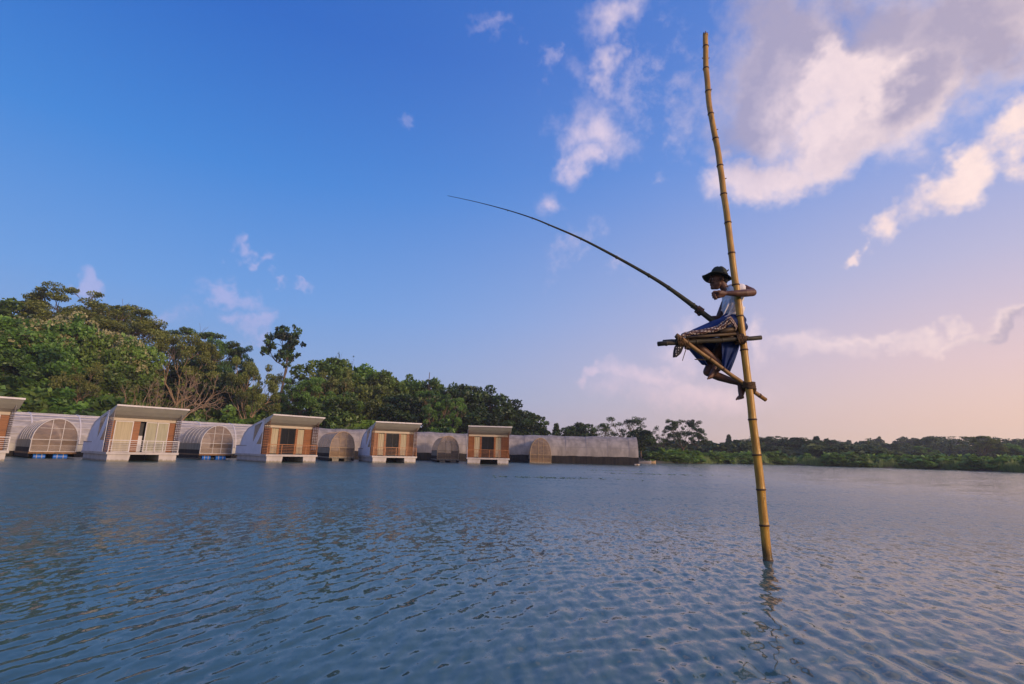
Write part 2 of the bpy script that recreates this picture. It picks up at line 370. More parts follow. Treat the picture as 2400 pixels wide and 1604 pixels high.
gm = bpy.data.materials.new('earth_and_grass'); gm.use_nodes = True; t = NT(gm.node_tree); b = t.n['Principled BSDF']; b.inputs['Roughness'].default_value = .95
oc = t.add('ShaderNodeTexCoord').outputs['Object']
f1 = t.smooth(t.noise(oc, .12, 6).outputs[0], .40, .58); f2 = t.noise(oc, 1.3, 5).outputs[0]
t.l.new(t.mix(t.math('MULTIPLY', f2, .6), t.mix(f1, (.11, .052, .026, 1), (.045, .062, .015, 1)), (.05, .05, .02, 1)), b.inputs['Base Color'])
g_ = mkobj('terrain', grid_mesh('terrain', Xg, Yg, Zg), gm, kind='structure')

# ------------------------------------------------------------------ lake
rs_ = [0.25]
while rs_[-1] < 430:
    r_ = rs_[-1]; step = max(.018, .0075 * r_) if r_ < 9 else min(.0075 * r_ * (1 + (r_ - 9) * .03), r_ * .25)
    rs_.append(r_ + step)
rs_ = np.array(rs_); aw = np.radians(np.concatenate([np.linspace(-180, -60, 50)[:-1], np.linspace(-60, 60, 560), np.linspace(60, 180, 50)[1:]]))
RW, AW = np.meshgrid(rs_, aw, indexing='ij'); Xw = RW * np.sin(AW); Yw = RW * np.cos(AW)
rng = np.random.default_rng(7); Zw = np.zeros_like(Xw)
grp = .55 + .45 * np.sin(Xw * .55 + .4 * Yw + 1.2) * np.sin(.5 * Yw - .23 * Xw + .4)
tt = np.clip((Xw / (np.abs(Yw) + 2) + .42) / .55, 0, 1)          # long parallel crests on the left, cross chop to the right
for k in range(72):
    if k % 2 == 0: lam = .085 * 3.0 ** rng.random(); a0 = rng.normal(R(160), R(9)); wgt = 1 - .62 * tt
    elif k % 4 == 1: lam = .08 * 2.8 ** rng.random(); a0 = rng.normal(R(184), R(13)); wgt = .22 + .78 * tt
    else: lam = .08 * 4.0 ** rng.random(); a0 = rng.normal(R(125), R(28)); wgt = .34 + .5 * tt
    kx, ky = math.cos(a0) * 2 * math.pi / lam, math.sin(a0) * 2 * math.pi / lam
    amp = .0050 * lam
    cell = np.interp(RW, [0, 3, 9, 20, 60], [.016, .022, .06, .2, 1.5])
    fade = np.clip((lam / cell - 2.2) / 2.5, 0, 1)
    ph = kx * Xw + ky * Yw + rng.random() * 6.28 + .8 * np.sin(.9 * Xw + 1.1 * Yw + k) + .5 * np.sin(2.3 * Yw - 1.2 * Xw + 2 * k)
    Zw += amp * wgt * fade * (np.sin(ph) + .25 * np.cos(2 * ph)) * (.7 + .6 * grp * rng.random())
Zw *= .80 + .55 * (.5 + .5 * np.sin(.8 * Xw + 1.7 * np.sin(.45 * Yw) + .6) * np.sin(1.05 * Yw + 1.3 * np.sin(.5 * Xw + 1) + .2)) ** 1.3      # gusts and lulls
Zw *= np.clip((400 - RW) / 300, 0, 1)
lm = bpy.data.materials.new('lake_water'); lm.use_nodes = True; t = NT(lm.node_tree); b = t.n['Principled BSDF']
geo = t.add('ShaderNodeNewGeometry'); oc = geo.outputs['Position']
b.inputs['Base Color'].default_value = (.072, .135, .118, 1); b.inputs['IOR'].default_value = 1.42; b.inputs['Roughness'].default_value = .05; b.inputs['Specular IOR Level'].default_value = .5
mp1 = t.add('ShaderNodeMapping', {0: oc}); mp1.inputs[2].default_value = (0, 0, R(20)); mp1.inputs[3].default_value = (1.15, .6, 1)
n1 = t.vmath('SUBTRACT', t.noise(mp1.outputs[0], 8.0, 2, .5).outputs['Color'], (.5, .5, .5)).outputs[0]
n2 = t.vmath('SUBTRACT', t.noise(mp1.outputs[0], 26, 2, .5).outputs['Color'], (.5, .5, .5)).outputs[0]
patch = t.smooth(t.noise(oc, .055, 3).outputs[0], .35, .65, .65, 1.15)
mpc = t.add('ShaderNodeMapping', {0: oc}); mpc.inputs[2].default_value = (0, 0, R(-8)); mpc.inputs[3].default_value = (.014, .085, 1)
calm = t.smooth(t.noise(mpc.outputs[0], 1.0, 4, .6).outputs[0], .42, .62, 1.05, .82)
patch = t.math('MULTIPLY', patch, calm)
dist = t.vmath('LENGTH', t.vmath('MULTIPLY', oc, (1, 1, 0)).outputs[0]).outputs['Value']
lee = t.smooth(t.add('ShaderNodeSeparateXYZ', {0: oc}).outputs[0], 1.0, 26.0, 1.0, .42)      # calmer in the lee of the right-hand bank
ruff = t.math('MULTIPLY', t.math('MULTIPLY', patch, lee), t.smooth(dist, 1.5, 13, .6, 3.5))
v1 = t.vmath('SCALE', n1); t.l.new(t.math('MULTIPLY', ruff, .30), v1.inputs['Scale'])
v2 = t.vmath('SCALE', n2); t.l.new(t.math('MULTIPLY', ruff, .24), v2.inputs['Scale'])
mp3 = t.add('ShaderNodeMapping', {0: oc}); mp3.inputs[2].default_value = (0, 0, R(6)); mp3.inputs[3].default_value = (.42, 1.0, 1)
n3 = t.vmath('SUBTRACT', t.noise(mp3.outputs[0], 1.1, 4, .62).outputs['Color'], (.5, .5, .5)).outputs[0]
v3 = t.vmath('SCALE', n3); t.l.new(t.math('MULTIPLY', lee, t.smooth(dist, 6, 30, 0.0, .75)), v3.inputs['Scale'])
nn = t.vmath('MULTIPLY', t.vmath('ADD', t.vmath('ADD', v1.outputs[0], v2.outputs[0]).outputs[0], v3.outputs[0]).outputs[0], (1, 1, 0)).outputs[0]
t.l.new(t.vmath('NORMALIZE', t.vmath('ADD', geo.outputs['Normal'], nn).outputs[0]).outputs[0], b.inputs['Normal'])
t.l.new(t.math('ADD', t.math('MULTIPLY', lee, t.smooth(dist, 2.5, 16, .03, .28)), t.math('MULTIPLY', patch, .02)), b.inputs['Roughness'])   # wind-ruffled away from the lee of the near bank
lake = mkobj('lake', grid_mesh('lake', Xw, Yw, Zw), lm, kind='structure')

# ------------------------------------------------------------------ houseboats
HW, HL = 4.1, 6.0
ROOF_TOP = [(-.32, 3.62), (1.1, 3.30), (2.9, 2.93), (4.0, 2.62), (4.6, 2.25), (5.0, 1.80), (5.22, 1.30)]
SOFFIT = [(-.30, 3.52), (.10, 3.26), (.55, 3.02), (1.1, 2.84)]
def roof_z(y): return float(np.interp(y, [p[0] for p in ROOF_TOP], [p[1] for p in ROOF_TOP]))
def soff_z(y): return float(np.interp(y, [p[0] for p in SOFFIT], [p[1] for p in SOFFIT]))
def houseboat(label, loc, phi, style):
    T = thing('houseboat', label, 'houseboat', loc, phi, 'houseboats in a row along the shore')
    rail_m = M['white'] if style == 0 else M['wood_rail']; scr_m = M['slat_grey'] if style == 0 else M['wood_dark']
    for a, b_, c in ((.06, 1.30, 1.18), (2.95, 4.02, 4.02)):
        d = a + (.05 if a > 2 else 0)
        h = MB().prism([(a, .45), (b_, .45), (c, -.5), (d, -.5)], 'y', .06, HL - .3).build('pontoon', M['hull'], T)
    MB().box(1.32, 2.93, 2.6, 2.7, -.4, .45).build('void_shade_panel', M['interior'], T)  # added dark panel, paints the shaded void between the pontoons
    MB().box(-.03, HW + .03, 0, HL, .453, .60).build('deck', M['hull'], T)
    # railing: posts are parts, the rails are sub-parts of the handrail
    hr = MB().box(.02, HW - .02, .04, .09, 1.33, 1.38).build('handrail', rail_m, T)
    for k in range(5):
        z = .74 + k * .117; MB().box(.03, HW - .03, .052, .078, z, z + .022).build('rail', rail_m, hr)
    for x in (.03, 1.12, 2.12, 3.08, HW - .07): MB().box(x, x + .045, .038, .092, .6, 1.33).build('rail_post', rail_m, T)
    # facade, set back on the porch
    y = 1.1
    MB().box(.06, HW - .06, y - .06, y + .14, 2.66, 2.84).build('beam', M['cream'], T)
    MB().box(.3, HW - .3, y + .9, y + .95, .605, 2.8).build('interior_wall', M['interior'], T)
    def slats(x0, x1):
        m_ = MB(); z = .62
        while z < 2.60: m_.box(x0, x1, y - .02, y + .02, z, z + .095); z += .118
        m_.box(x0, x1, y + .022, y + .05, .61, 2.65)
        m_.build('slat_panel', M['wood'], T, kind='stuff')
    def pane(x0, x1, pm, fm, fr=.05, name='sliding_door', dy=0.0):
        q = MB().box(x0 + fr, x1 - fr, y + .005 + dy, y + .03 + dy, .66, 2.60).build(name, pm, T)
        f = MB(); f.box(x0, x0 + fr, y - .03 + dy, y + .05 + dy, .605, 2.65); f.box(x1 - fr, x1, y - .03 + dy, y + .05 + dy, .605, 2.65)
        f.box(x0 + fr, x1 - fr, y - .028 + dy, y + .048 + dy, 2.59, 2.648); f.box(x0 + fr, x1 - fr, y - .028 + dy, y + .048 + dy, .607, .67)
        f.build('door_frame', fm, q); return q
    def drape(x0, x1, zz0=.66, zz1=2.6):
        # folded curtain hanging behind the pane
        n = int((x1 - x0) / .035); m_ = MB(); vs_ = []; fs = []
        for i in range(n + 1):
            xx = x0 + (x1 - x0) * i / n; yy = y + .012 + .018 * math.sin(i * 1.3) + .006 * math.sin(i * .47)
            vs_ += [(xx, yy, zz0), (xx, yy, zz1)]
        for i in range(n): fs.append((2 * i, 2 * i + 2, 2 * i + 3, 2 * i + 1))
        return m_.add(vs_, fs).build('curtain', M['curtain'], T)
    if style == 0:
        slats(.08, .42); pane(.44, 1.48, M['curtain'], M['white'], .06); 
        MB().box(1.50, 1.88, y + .02, y + .06, .61, 2.65).build('wood_panel', M['wood'], T)
        MB().box(1.90, 2.20, y + .35, y + .39, 1.72, 2.65).build('doorway', M['interior'], T); MB().box(1.90, 2.20, y + .34, y + .38, .61, 1.70).build('door', M['wall'], T)  # dark board in the doorway, shade of the opening put into its colour
        pane(2.22, 2.92, M['glass_curtain'], M['white'], .05); pane(2.88, 3.60, M['glass_curtain'], M['white'], .05, dy=-.09); slats(3.63, 4.02)
    else:
        slats(.08, .56)
        MB().box(.58, .68, y - .03, y + .05, .605, 2.65).build('door_frame', M['wood'], T); drape(.69, 1.22)
        MB().box(1.23, 1.40, y - .03, y + .05, .605, 2.65).build('door_frame', M['wood'], T)
        pane(1.42, 2.04, M['doorway_shade'], M['interior'], .035); pane(2.00, 2.60, M['doorway_shade'], M['interior'], .035, dy=.09)  # dark panes, an open doorway's shade put into their colour
        MB().box(2.62, 2.80, y - .03, y + .05, .605, 2.65).build('door_frame', M['wood'], T); drape(2.81, 3.34)
        MB().box(3.35, 3.44, y - .03, y + .05, .605, 2.65).build('door_frame', M['wood'], T); slats(3.46, 4.02)
    # porch side screens
    for x in (.05, HW - .09):
        m_ = MB(); z = .68
        while z < 3.3:
            y1 = 1.02; 
            ya = .10 if z < soff_z(.1) else float(np.interp(-z, [-p[1] for p in SOFFIT], [p[0] for p in SOFFIT])) * 0 + .10
            ok = [q for q in np.linspace(.1, 1.02, 24) if soff_z(q) > z + .05]
            if ok: m_.box(x, x + .035, .1, max(ok), z, z + .055)
            z += .125
        for yy in (.1, .4, .72, 1.0): m_.box(x + .006, x + .03, yy, yy + .03, .602, soff_z(yy + .03) - .01)
        m_.build('slat_screen', scr_m, T, kind='stuff')
    # shell: wedge roof over the porch, then the curved back
    poly = ROOF_TOP[:2] + [(1.1, 2.845)] + SOFFIT[-2::-1]
    rf = MB().prism([(-.34, 3.63), (1.1, 3.30), (1.1, 2.845)] + [(a, b_) for a, b_ in SOFFIT[-2::-1]], 'x', .02, HW + .16).build('roof', M['soffit'], T)
    MB().box(.0, HW + .18, -.38, -.335, 3.54, 3.64).build('fascia', M['white'], rf)
    sh = MB(); prof = [(1.1, 3.31)] + ROOF_TOP[2:]
    inner = [(a - .06, b_ - .07) for a, b_ in prof]
    for i in range(len(prof) - 1): sh.prism([prof[i], prof[i + 1], inner[i + 1], inner[i]], 'x', -.02, HW + .02)
    sh.build('roof_shell', M['white'], T)
    for x0, x1, sgn in ((.0, .035, -1), (HW - .035, HW, 1)):
        wl = MB().prism([(1.12, .604), (5.98, .604), (5.98, 1.26), (5.2, 1.28), (4.96, 1.78), (4.56, 2.2), (3.97, 2.55), (2.88, 2.86), (1.12, 3.22)], 'x', x0, x1).build('side_wall', M['wall'], T)
        xa, xb = (x0 - .012, x0 + .01) if sgn < 0 else (x1 - .01, x1 + .012)
        for tri in ([(1.40, 3.06), (2.72, 2.80), (2.72, 1.55)], [(1.18, 2.30), (1.18, 1.36), (2.02, 1.36)]):
            MB().prism(tri, 'x', xa, xb).build('side_window', M['glass_side'], wl)
        sy = 4.0; xs = (x0 - .016, x0) if sgn < 0 else (x1, x1 + .016)
        MB().box(xs[0], xs[1], 3.9, 5.98, 1.20, 1.25).build('trim', M['slat_grey'], wl)
    MB().box(.08, HW - .08, 5.22, 5.97, .606, 1.27).build('rear_locker', M['wall'], T)
    return T
M['glass_curtain'] = mat('curtained_glass', (.42, .40, .28), .25, .25, 2.0, stretch=(5, 1, .3), spec=.5)
def fl(px, py, Y): d = ray(px, py); return Vector((d.x / d.y * Y, Y, 0))
HB = [
    ('leftmost houseboat cut off by the edge, only its roof and slat screen showing', None, 54, 0),
    ('large white houseboat with white railing and cream curtained glass doors', fl(247, 1080, 34.0), 51, 0),
    ('houseboat with lavender side wall, wooden railing and dark doorway beside white railed one', fl(622.5, 1083, 40.25), 48, 1),
    ('third whole houseboat, narrow side wall, between two wooden railed houseboats', fl(871.5, 1085, 47.25), 28, 1),
    ('rightmost and smallest houseboat, square on to the water with no side wall showing', fl(1094, 1088, 51.2), 5, 1)]
p0 = fl(16, 1075, 30.8); a0 = R(54); HB[0] = (HB[0][0], p0 - Vector((math.cos(a0), math.sin(a0), 0)) * HW, 54, 0)
for lab, loc, ph, stl in HB: houseboat(lab, loc, R(ph), stl)

# ------------------------------------------------------------------ small arched greenhouses
def arch(w, leg, h, n=18):
    pts = [(0, 0), (0, leg)]
    for i in range(1, n): a = math.pi * i / n; pts.append((w / 2 - w / 2 * math.cos(a), leg + (h - leg) * math.sin(a)))
    return pts + [(w, leg), (w, 0)]
def greenhouse(label, px, Y, phi, w, h, fz, ln, pale, barrels):
    d = ray(px, 1070); c = Vector((d.x / d.y * Y, Y, 0)); a = R(phi); u = Vector((math.cos(a), math.sin(a), 0))
    T = thing('arched_greenhouse', label, 'greenhouse', c - u * (w / 2), a, 'small arched greenhouses between the houseboats')
    pm = M['pipe'] if pale else M['pipe_tan']; pr = arch(w, .82, h); off = lambda p, y: (p[0], y, fz + p[1])
    up_ = [p for p in pr if p[1] >= .82]
    m_ = MB(); ny = 9; vs_ = []; fs = []
    for j in range(ny + 1):
        for p in up_: vs_.append(off(p, .02 + (ln - .02) * j / ny))
    k = len(up_)
    for j in range(ny):
        for i in range(k - 1): fs.append((j * k + i, (j + 1) * k + i, (j + 1) * k + i + 1, j * k + i + 1))
    m_.add(vs_, fs).build('film_cover', M['film'], T, True)
    for j in range(1, 6):
        yy = ln * j / 6; MB().tube([(p[0] + (.015 if p[0] > w / 2 else -.015), yy, fz + p[1] + .012) for p in up_], .018, 5).build('rib', pm, T)
    for x in (0, w):
        MB().box(x - .02, x + .02, .03, ln, fz + .30, fz + .815).build('side_panel', M['cladding'], T)
        MB().box(x - .026, x + .026, .03, ln, max(.02, fz - .38), fz + .298).build('side_skirt', M['skirt'], T)
        MB().box(x - .035, x + .035, .0, ln, fz + .817, fz + .85).build('eave_rail', M['skirt'] if not pale else M['pipe_tan'], T)
    MB().add([off(p, .03) for p in pr], [tuple(range(len(pr)))]).build('gable_film', M['film_gable'], T)
    gf = MB().tube([off(p, 0) for p in pr], .032, 7).build('gable_frame', pm, T)
    for fx in (.38, .64):
        xx = w * fx; zt = np.interp(xx, [q[0] for q in up_], [q[1] for q in up_]); MB().tube([(xx, -.005, fz), (xx, -.005, fz + zt)], .022, 6).build('mullion', pm, gf)
    for zz, x0, x1, r_ in ((.0, 0, w, .03), (.42, 0, w, .014), (.83, -.08, w + .08, .024), (1.62 * h / 2.3, w * .13, w * .87, .016)):
        MB().tube([(x0, .004, fz + zz), (x1, .004, fz + zz)], r_, 6).build('crossbar', pm, gf)
    g_ = MB()
    for zz in (.07, .14, .21, .28, .35): g_.tube([(.02, .012, fz + zz), (w - .02, .012, fz + zz)], .009, 5)
    g_.build('guard_bars', pm, T, kind='stuff')
    # staging seen through the film
    MB().box(.15, w - .15, .9, ln - .3, fz + .02, fz + .45).build('planting_bench', M['plank'], T)
    MB().box(-.06, w + .06, -.08, ln, fz - .15, fz - .03).build('platform', M['plank'] if pale else M['cladding'], T)
    if barrels:
        for x0, x1 in ((.10, .36), (.52, .84)):
            r_ = .21; zc_ = fz - .16 - r_
            bb = MB().tube([(w * x0, .22, zc_), (w * x0 + .03, .22, zc_), (w * x1 - .03, .22, zc_), (w * x1, .22, zc_)], [r_ * .9, r_, r_, r_ * .9], 16).build('barrel', M['barrel'], T, False)
            for xx in (w * (x0 * .72 + x1 * .28), w * (x0 * .3 + x1 * .7)): MB().tube([(xx - .02, .22, zc_), (xx + .02, .22, zc_)], r_ + .012, 16).build('band', M['barrel_band'], bb)
    else:
        for x0 in (.12, .62): MB().box(w * x0, w * (x0 + .26), .0, ln, -.2, fz - .152).build('float_box', M['cladding'], T)
    return T
greenhouse('largest arched greenhouse on blue barrels, nearest the left edge', 122, 38.0, 51, 2.55, 2.32, .47, 5.0, True, True)
greenhouse('arched greenhouse on blue barrels between white railed and lavender sided houseboats', 505, 44.8, 49, 2.5, 2.32, .50, 5.0, True, True)
greenhouse('tan framed arched greenhouse with grey hood between the two middle wooden railed houseboats', 801, 50.0, 32, 2.25, 2.32, .42, 5.5, False, False)
greenhouse('tan framed arched greenhouse just left of the rightmost houseboat', 1050, 55.5, 14, 2.25, 2.35, .36, 6.0, False, False)
greenhouse('arched greenhouse doorway set against the long cloth tunnel, farthest right', 1267, 61.0, 0, 2.4, 2.72, .16, 4.5, False, False)

# ------------------------------------------------------------------ long tunnels behind the row
def tunnel(name, label, path, w, h, mt, pale, nsub):
    path = [Vector((p[0], p[1], 0)) for p in path]; base = path[0].copy()
    # resample
    L = [0]
    for i in range(1, len(path)): L.append(L[-1] + (path[i] - path[i - 1]).length)
    def P(s): return Vector((np.interp(s, L, [p.x for p in path]), np.interp(s, L, [p.y for p in path]), 0))
    def N(s): t_ = (P(min(s + 1.5, L[-1])) - P(max(s - 1.5, 0))).normalized(); return Vector((t_.y, -t_.x, 0))   # towards the water
    T = thing(name, label, 'greenhouse', base)
    prof = [(w / 2 * math.cos(math.pi * i / 22), 1.0 + (h - 1.0) * math.sin(math.pi * i / 22)) for i in range(23)]
    n = nsub; sag = [(.035 * math.sin(i * 1.7) + .03 * math.sin(i * .61)) * (0 if pale else 1) for i in range(n + 1)]
    ss = [L[-1] * i / n for i in range(n + 1)]
    vs_ = []; fs = []
    for i, s in enumerate(ss):
        c = P(s) - base; nn_ = N(s)
        for j, (a, z) in enumerate(prof): vs_.append(c + nn_ * a + Vector((0, 0, z + (sag[i] if z > 1.6 else 0))))
    k = len(prof)
    for i in range(n):
        for j in range(k - 1): fs.append((i * k + j, (i + 1) * k + j, (i + 1) * k + j + 1, i * k + j + 1))
    MB().add(vs_, fs).build('cover', mt, T, True)
    for e, s in enumerate((ss[0], ss[-1])):
        c = P(s) - base; nn_ = N(s); MB().add([c + nn_ * a + Vector((0, 0, z)) for a, z in prof] , [tuple(range(k))]).build('end_wall', mt, T)
    def strip(z0, z1, m_, nm, o=.0):
        vs_ = []; fs = []
        for i, s in enumerate(ss):
            c = P(s) - base; nn_ = N(s); dz = .03 * math.sin(i * 2.1) + .02 * math.sin(i * .8)
            for sg in (1, -1): vs_ += [c + nn_ * sg * (w / 2 + o) + Vector((0, 0, z0)), c + nn_ * sg * (w / 2 + o) + Vector((0, 0, z1 + dz))]
        for i in range(n):
            for q in (0, 2): fs.append((4 * i + q, 4 * i + 4 + q, 4 * i + 5 + q, 4 * i + 1 + q))
        for i in (0, n): fs.append((4 * i, 4 * i + 1, 4 * i + 3, 4 * i + 2))
        MB().add(vs_, fs).build(nm, m_, T)
    if pale: strip(.42, .97, M['soffit'], 'side_panel'); strip(-.1, .40, M['skirt'], 'side_skirt', .02)
    else: strip(.85, 1.0, mt, 'side_cloth'); strip(-.1, .93, M['skirt'], 'side_skirt', .03)
    if pale:
        for a in (18, 32, 46, 58, 70, 82, 98):                      # lengthwise purlins
            an = R(a); pts = []
            for s in ss: pts.append(P(s) - base + N(s) * (w / 2 + .02) * math.cos(an) + Vector((0, 0, 1.0 + (h - .98) * math.sin(an))))
            MB().tube(pts, .028 if a != 70 else .045, 5).build('purlin', M['white'], T)
        q = 1.5
        while q < L[-1]:
            MB().tube([P(q) - base + N(q) * (w / 2 + .03) * math.cos(math.pi * i / 22) + Vector((0, 0, 1.0 + (h - .97) * math.sin(math.pi * i / 22))) for i in range(23)], .06, 6).build('rib', M['white'], T); q += 3.1
    else:
        for a in (24, 52):
            an = R(a); MB().tube([P(s) - base + N(s) * (w / 2 + .006) * math.cos(an) + Vector((0, 0, 1.0 + (h - .995) * math.sin(an))) for s in ss], .014, 5).build('seam', M['slat_grey'], T)
        q = .02
        while q < L[-1]:
            MB().tube([P(q) - base + N(q) * (w / 2 + .004) * math.cos(math.pi * i / 22) + Vector((0, 0, 1.0 + (h - .996) * math.sin(math.pi * i / 22))) for i in range(23)], .018, 5).build('rib', M['slat_grey'], T); q += 2.6
    return T
tunnel('tunnel_greenhouse', 'long pale ribbed film tunnel behind the two left houseboats', [(-47, 31), (-43, 36.5), (-39.1, 42.2), (-36, 46.2), (-31.4, 51.4), (-28.2, 55.2), (-25.2, 58.2)], 4.4, 3.4, M['tunnel_film'], True, 44)
tunnel('tunnel_greenhouse', 'long grey cloth tunnel with black skirt behind the right houseboats', [(-24.9, 58.4), (-20.8, 60.4), (-16.4, 62.4), (-11.0, 65.0), (-5.4, 66.6), (.3, 67.6), (8, 67.2), (15.9, 66.2)], 4.4, 3.4, M['net'], False, 60)
# small float moored off the tunnel's end, and a skiff by the far bank
fo = at(1493, 1088, 63.5); fo.z = 0
f_ = thing('mooring_float', 'small pale float on the water at the tunnel end', 'float', fo)
MB().tube([(-.30, 0, .05), (-.26, 0, .08), (.26, 0, .08), (.30, 0, .05)], [.07, .11, .11, .07], 12).build('body', M['cream'], f_, True)
MB().tube([(-.05, 0, .08), (.05, 0, .08)], .12, 12).build('band', M['plank'], f_)
def skiff(px, Y, ln, mt, label):
    d = ray(px, 1080); c = Vector((d.x / d.y * Y, Y, 0)); T = thing('skiff', label, 'boat', c, R(8))
    h = MB(); n = 9; vs_ = []; fs = []
    for i in range(n + 1):
        s = i / n * 2 - 1; wd = .55 * (1 - abs(s) ** 2.6) + .03; sh = .34 + .16 * s * s
        for a in (-1, -.72, 0, .72, 1): vs_.append((s * ln / 2, a * wd, sh if abs(a) == 1 else (.02 if abs(a) > .1 else -.06)))
    for i in range(n):
        for j in range(4): fs.append((i * 5 + j, i * 5 + 5 + j, i * 5 + 6 + j, i * 5 + 1 + j))
    h.add(vs_, fs).build('hull', mt, T)
    for s in (-.25, .2): MB().box(s * ln - .1, s * ln + .1, -.46, .46, .27, .30).build('thwart', M['plank'], T)
skiff(1507, 80, 2.6, M['slat_grey'], 'small grey skiff at the bank right of the cloth tunnel')
skiff(1524, 83, 1.8, M['pipe_tan'], 'small orange brown boat at the bank right of the grey skiff')

# ------------------------------------------------------------------ trees
def leaf_mesh(name, P, size, up_bias=.35, var=None, rng=None, elong=1.7):
    """P: (n,3) leaf-cluster centres; each becomes one pointed, folded leaf blade"""
    n = len(P); nrm = rng.normal(size=(n, 3)); nrm[:, 2] += up_bias * 2; nrm /= np.linalg.norm(nrm, axis=1)[:, None]
    t_ = rng.normal(size=(n, 3)); t_ -= nrm * (t_ * nrm).sum(1)[:, None]; t_ /= np.linalg.norm(t_, axis=1)[:, None]
    b_ = np.cross(nrm, t_); s = size * (.6 + .8 * rng.random(n))[:, None]
    c = np.empty((n, 4, 3)); c[:, 0] = P - t_ * s * .5 * elong; c[:, 1] = P + b_ * s * .5 + nrm * s * .10; c[:, 2] = P + t_ * s * .5 * elong; c[:, 3] = P - b_ * s * .5 + nrm * s * .10
    me = bpy.data.meshes.new(name); me.vertices.add(4 * n); me.vertices.foreach_set('co', c.astype(np.float32).ravel())
    me.loops.add(4 * n); me.loops.foreach_set('vertex_index', np.arange(4 * n, dtype=np.int32)); me.polygons.add(n)
    me.polygons.foreach_set('loop_start', (np.arange(n) * 4).astype(np.int32)); me.update(calc_edges=True)
    at_ = me.attributes.new('var', 'FLOAT', 'FACE'); at_.data.foreach_set('value', np.clip(var, 0, 1).astype(np.float32)); return me
def clump_points(C, rad, per, rng, flat=.7):
    """leaves spread through and mostly near the skin of many small clumps"""
    P = []; V = []
    for c, r in zip(C, rad):
        n = max(8, int(per * (r ** 1.6))); d = rng.normal(size=(n, 3)); d /= np.linalg.norm(d, axis=1)[:, None]
        q = d * (r * (.45 + .6 * rng.random(n) ** .6))[:, None]; q[:, 2] *= flat
        P.append(np.asarray(c) + q); V.append(rng.normal(.42, .24) + .16 * rng.normal(size=n) + .14 * d[:, 2])  # clump tops get a lighter tone, light from above put into the colour
    return np.concatenate(P), np.concatenate(V)
def limbs(mb, rng, p, d, ln, r, depth, ends, spread=.55, up=.15, split=2, wob=.12, minr=.012, sides=6):
    pts = [p]; n = 4; dd = d.copy()
    for i in range(n):
        dd = (dd + Vector(rng.normal(size=3)) * wob + Vector((0, 0, up * .25))).normalized(); pts.append(pts[-1] + dd * (ln / n))
    mb.tube(pts, [max(minr, r * (1 - .45 * i / n)) for i in range(n + 1)], sides if r > .04 else 4, caps=False)
    if depth == 0: ends.append((pts[-1], dd)); return
    k = split + (1 if rng.random() < .45 else 0)
    for j in range(k):
        a = rng.random() * 6.28 + j * 6.28 / k; pr = dd.orthogonal().normalized(); pr.rotate(Matrix.Rotation(a, 3, dd))
        nd = (dd + pr * spread * (.7 + .6 * rng.random()) + Vector((0, 0, up * .5))).normalized()
        limbs(mb, rng, pts[-1] if j else pts[-1], nd, ln * (.62 + .25 * rng.random()), r * .56, depth - 1, ends, spread, up, split, wob, minr, sides)
    if depth >= 2 and rng.random() < .8:
        q = pts[2]; pr = dd.orthogonal().normalized(); pr.rotate(Matrix.Rotation(rng.random() * 6.28, 3, dd))
        limbs(mb, rng, q, (dd * .5 + pr).normalized(), ln * .6, r * .4, depth - 2, ends, spread, up, split, wob, minr, sides)

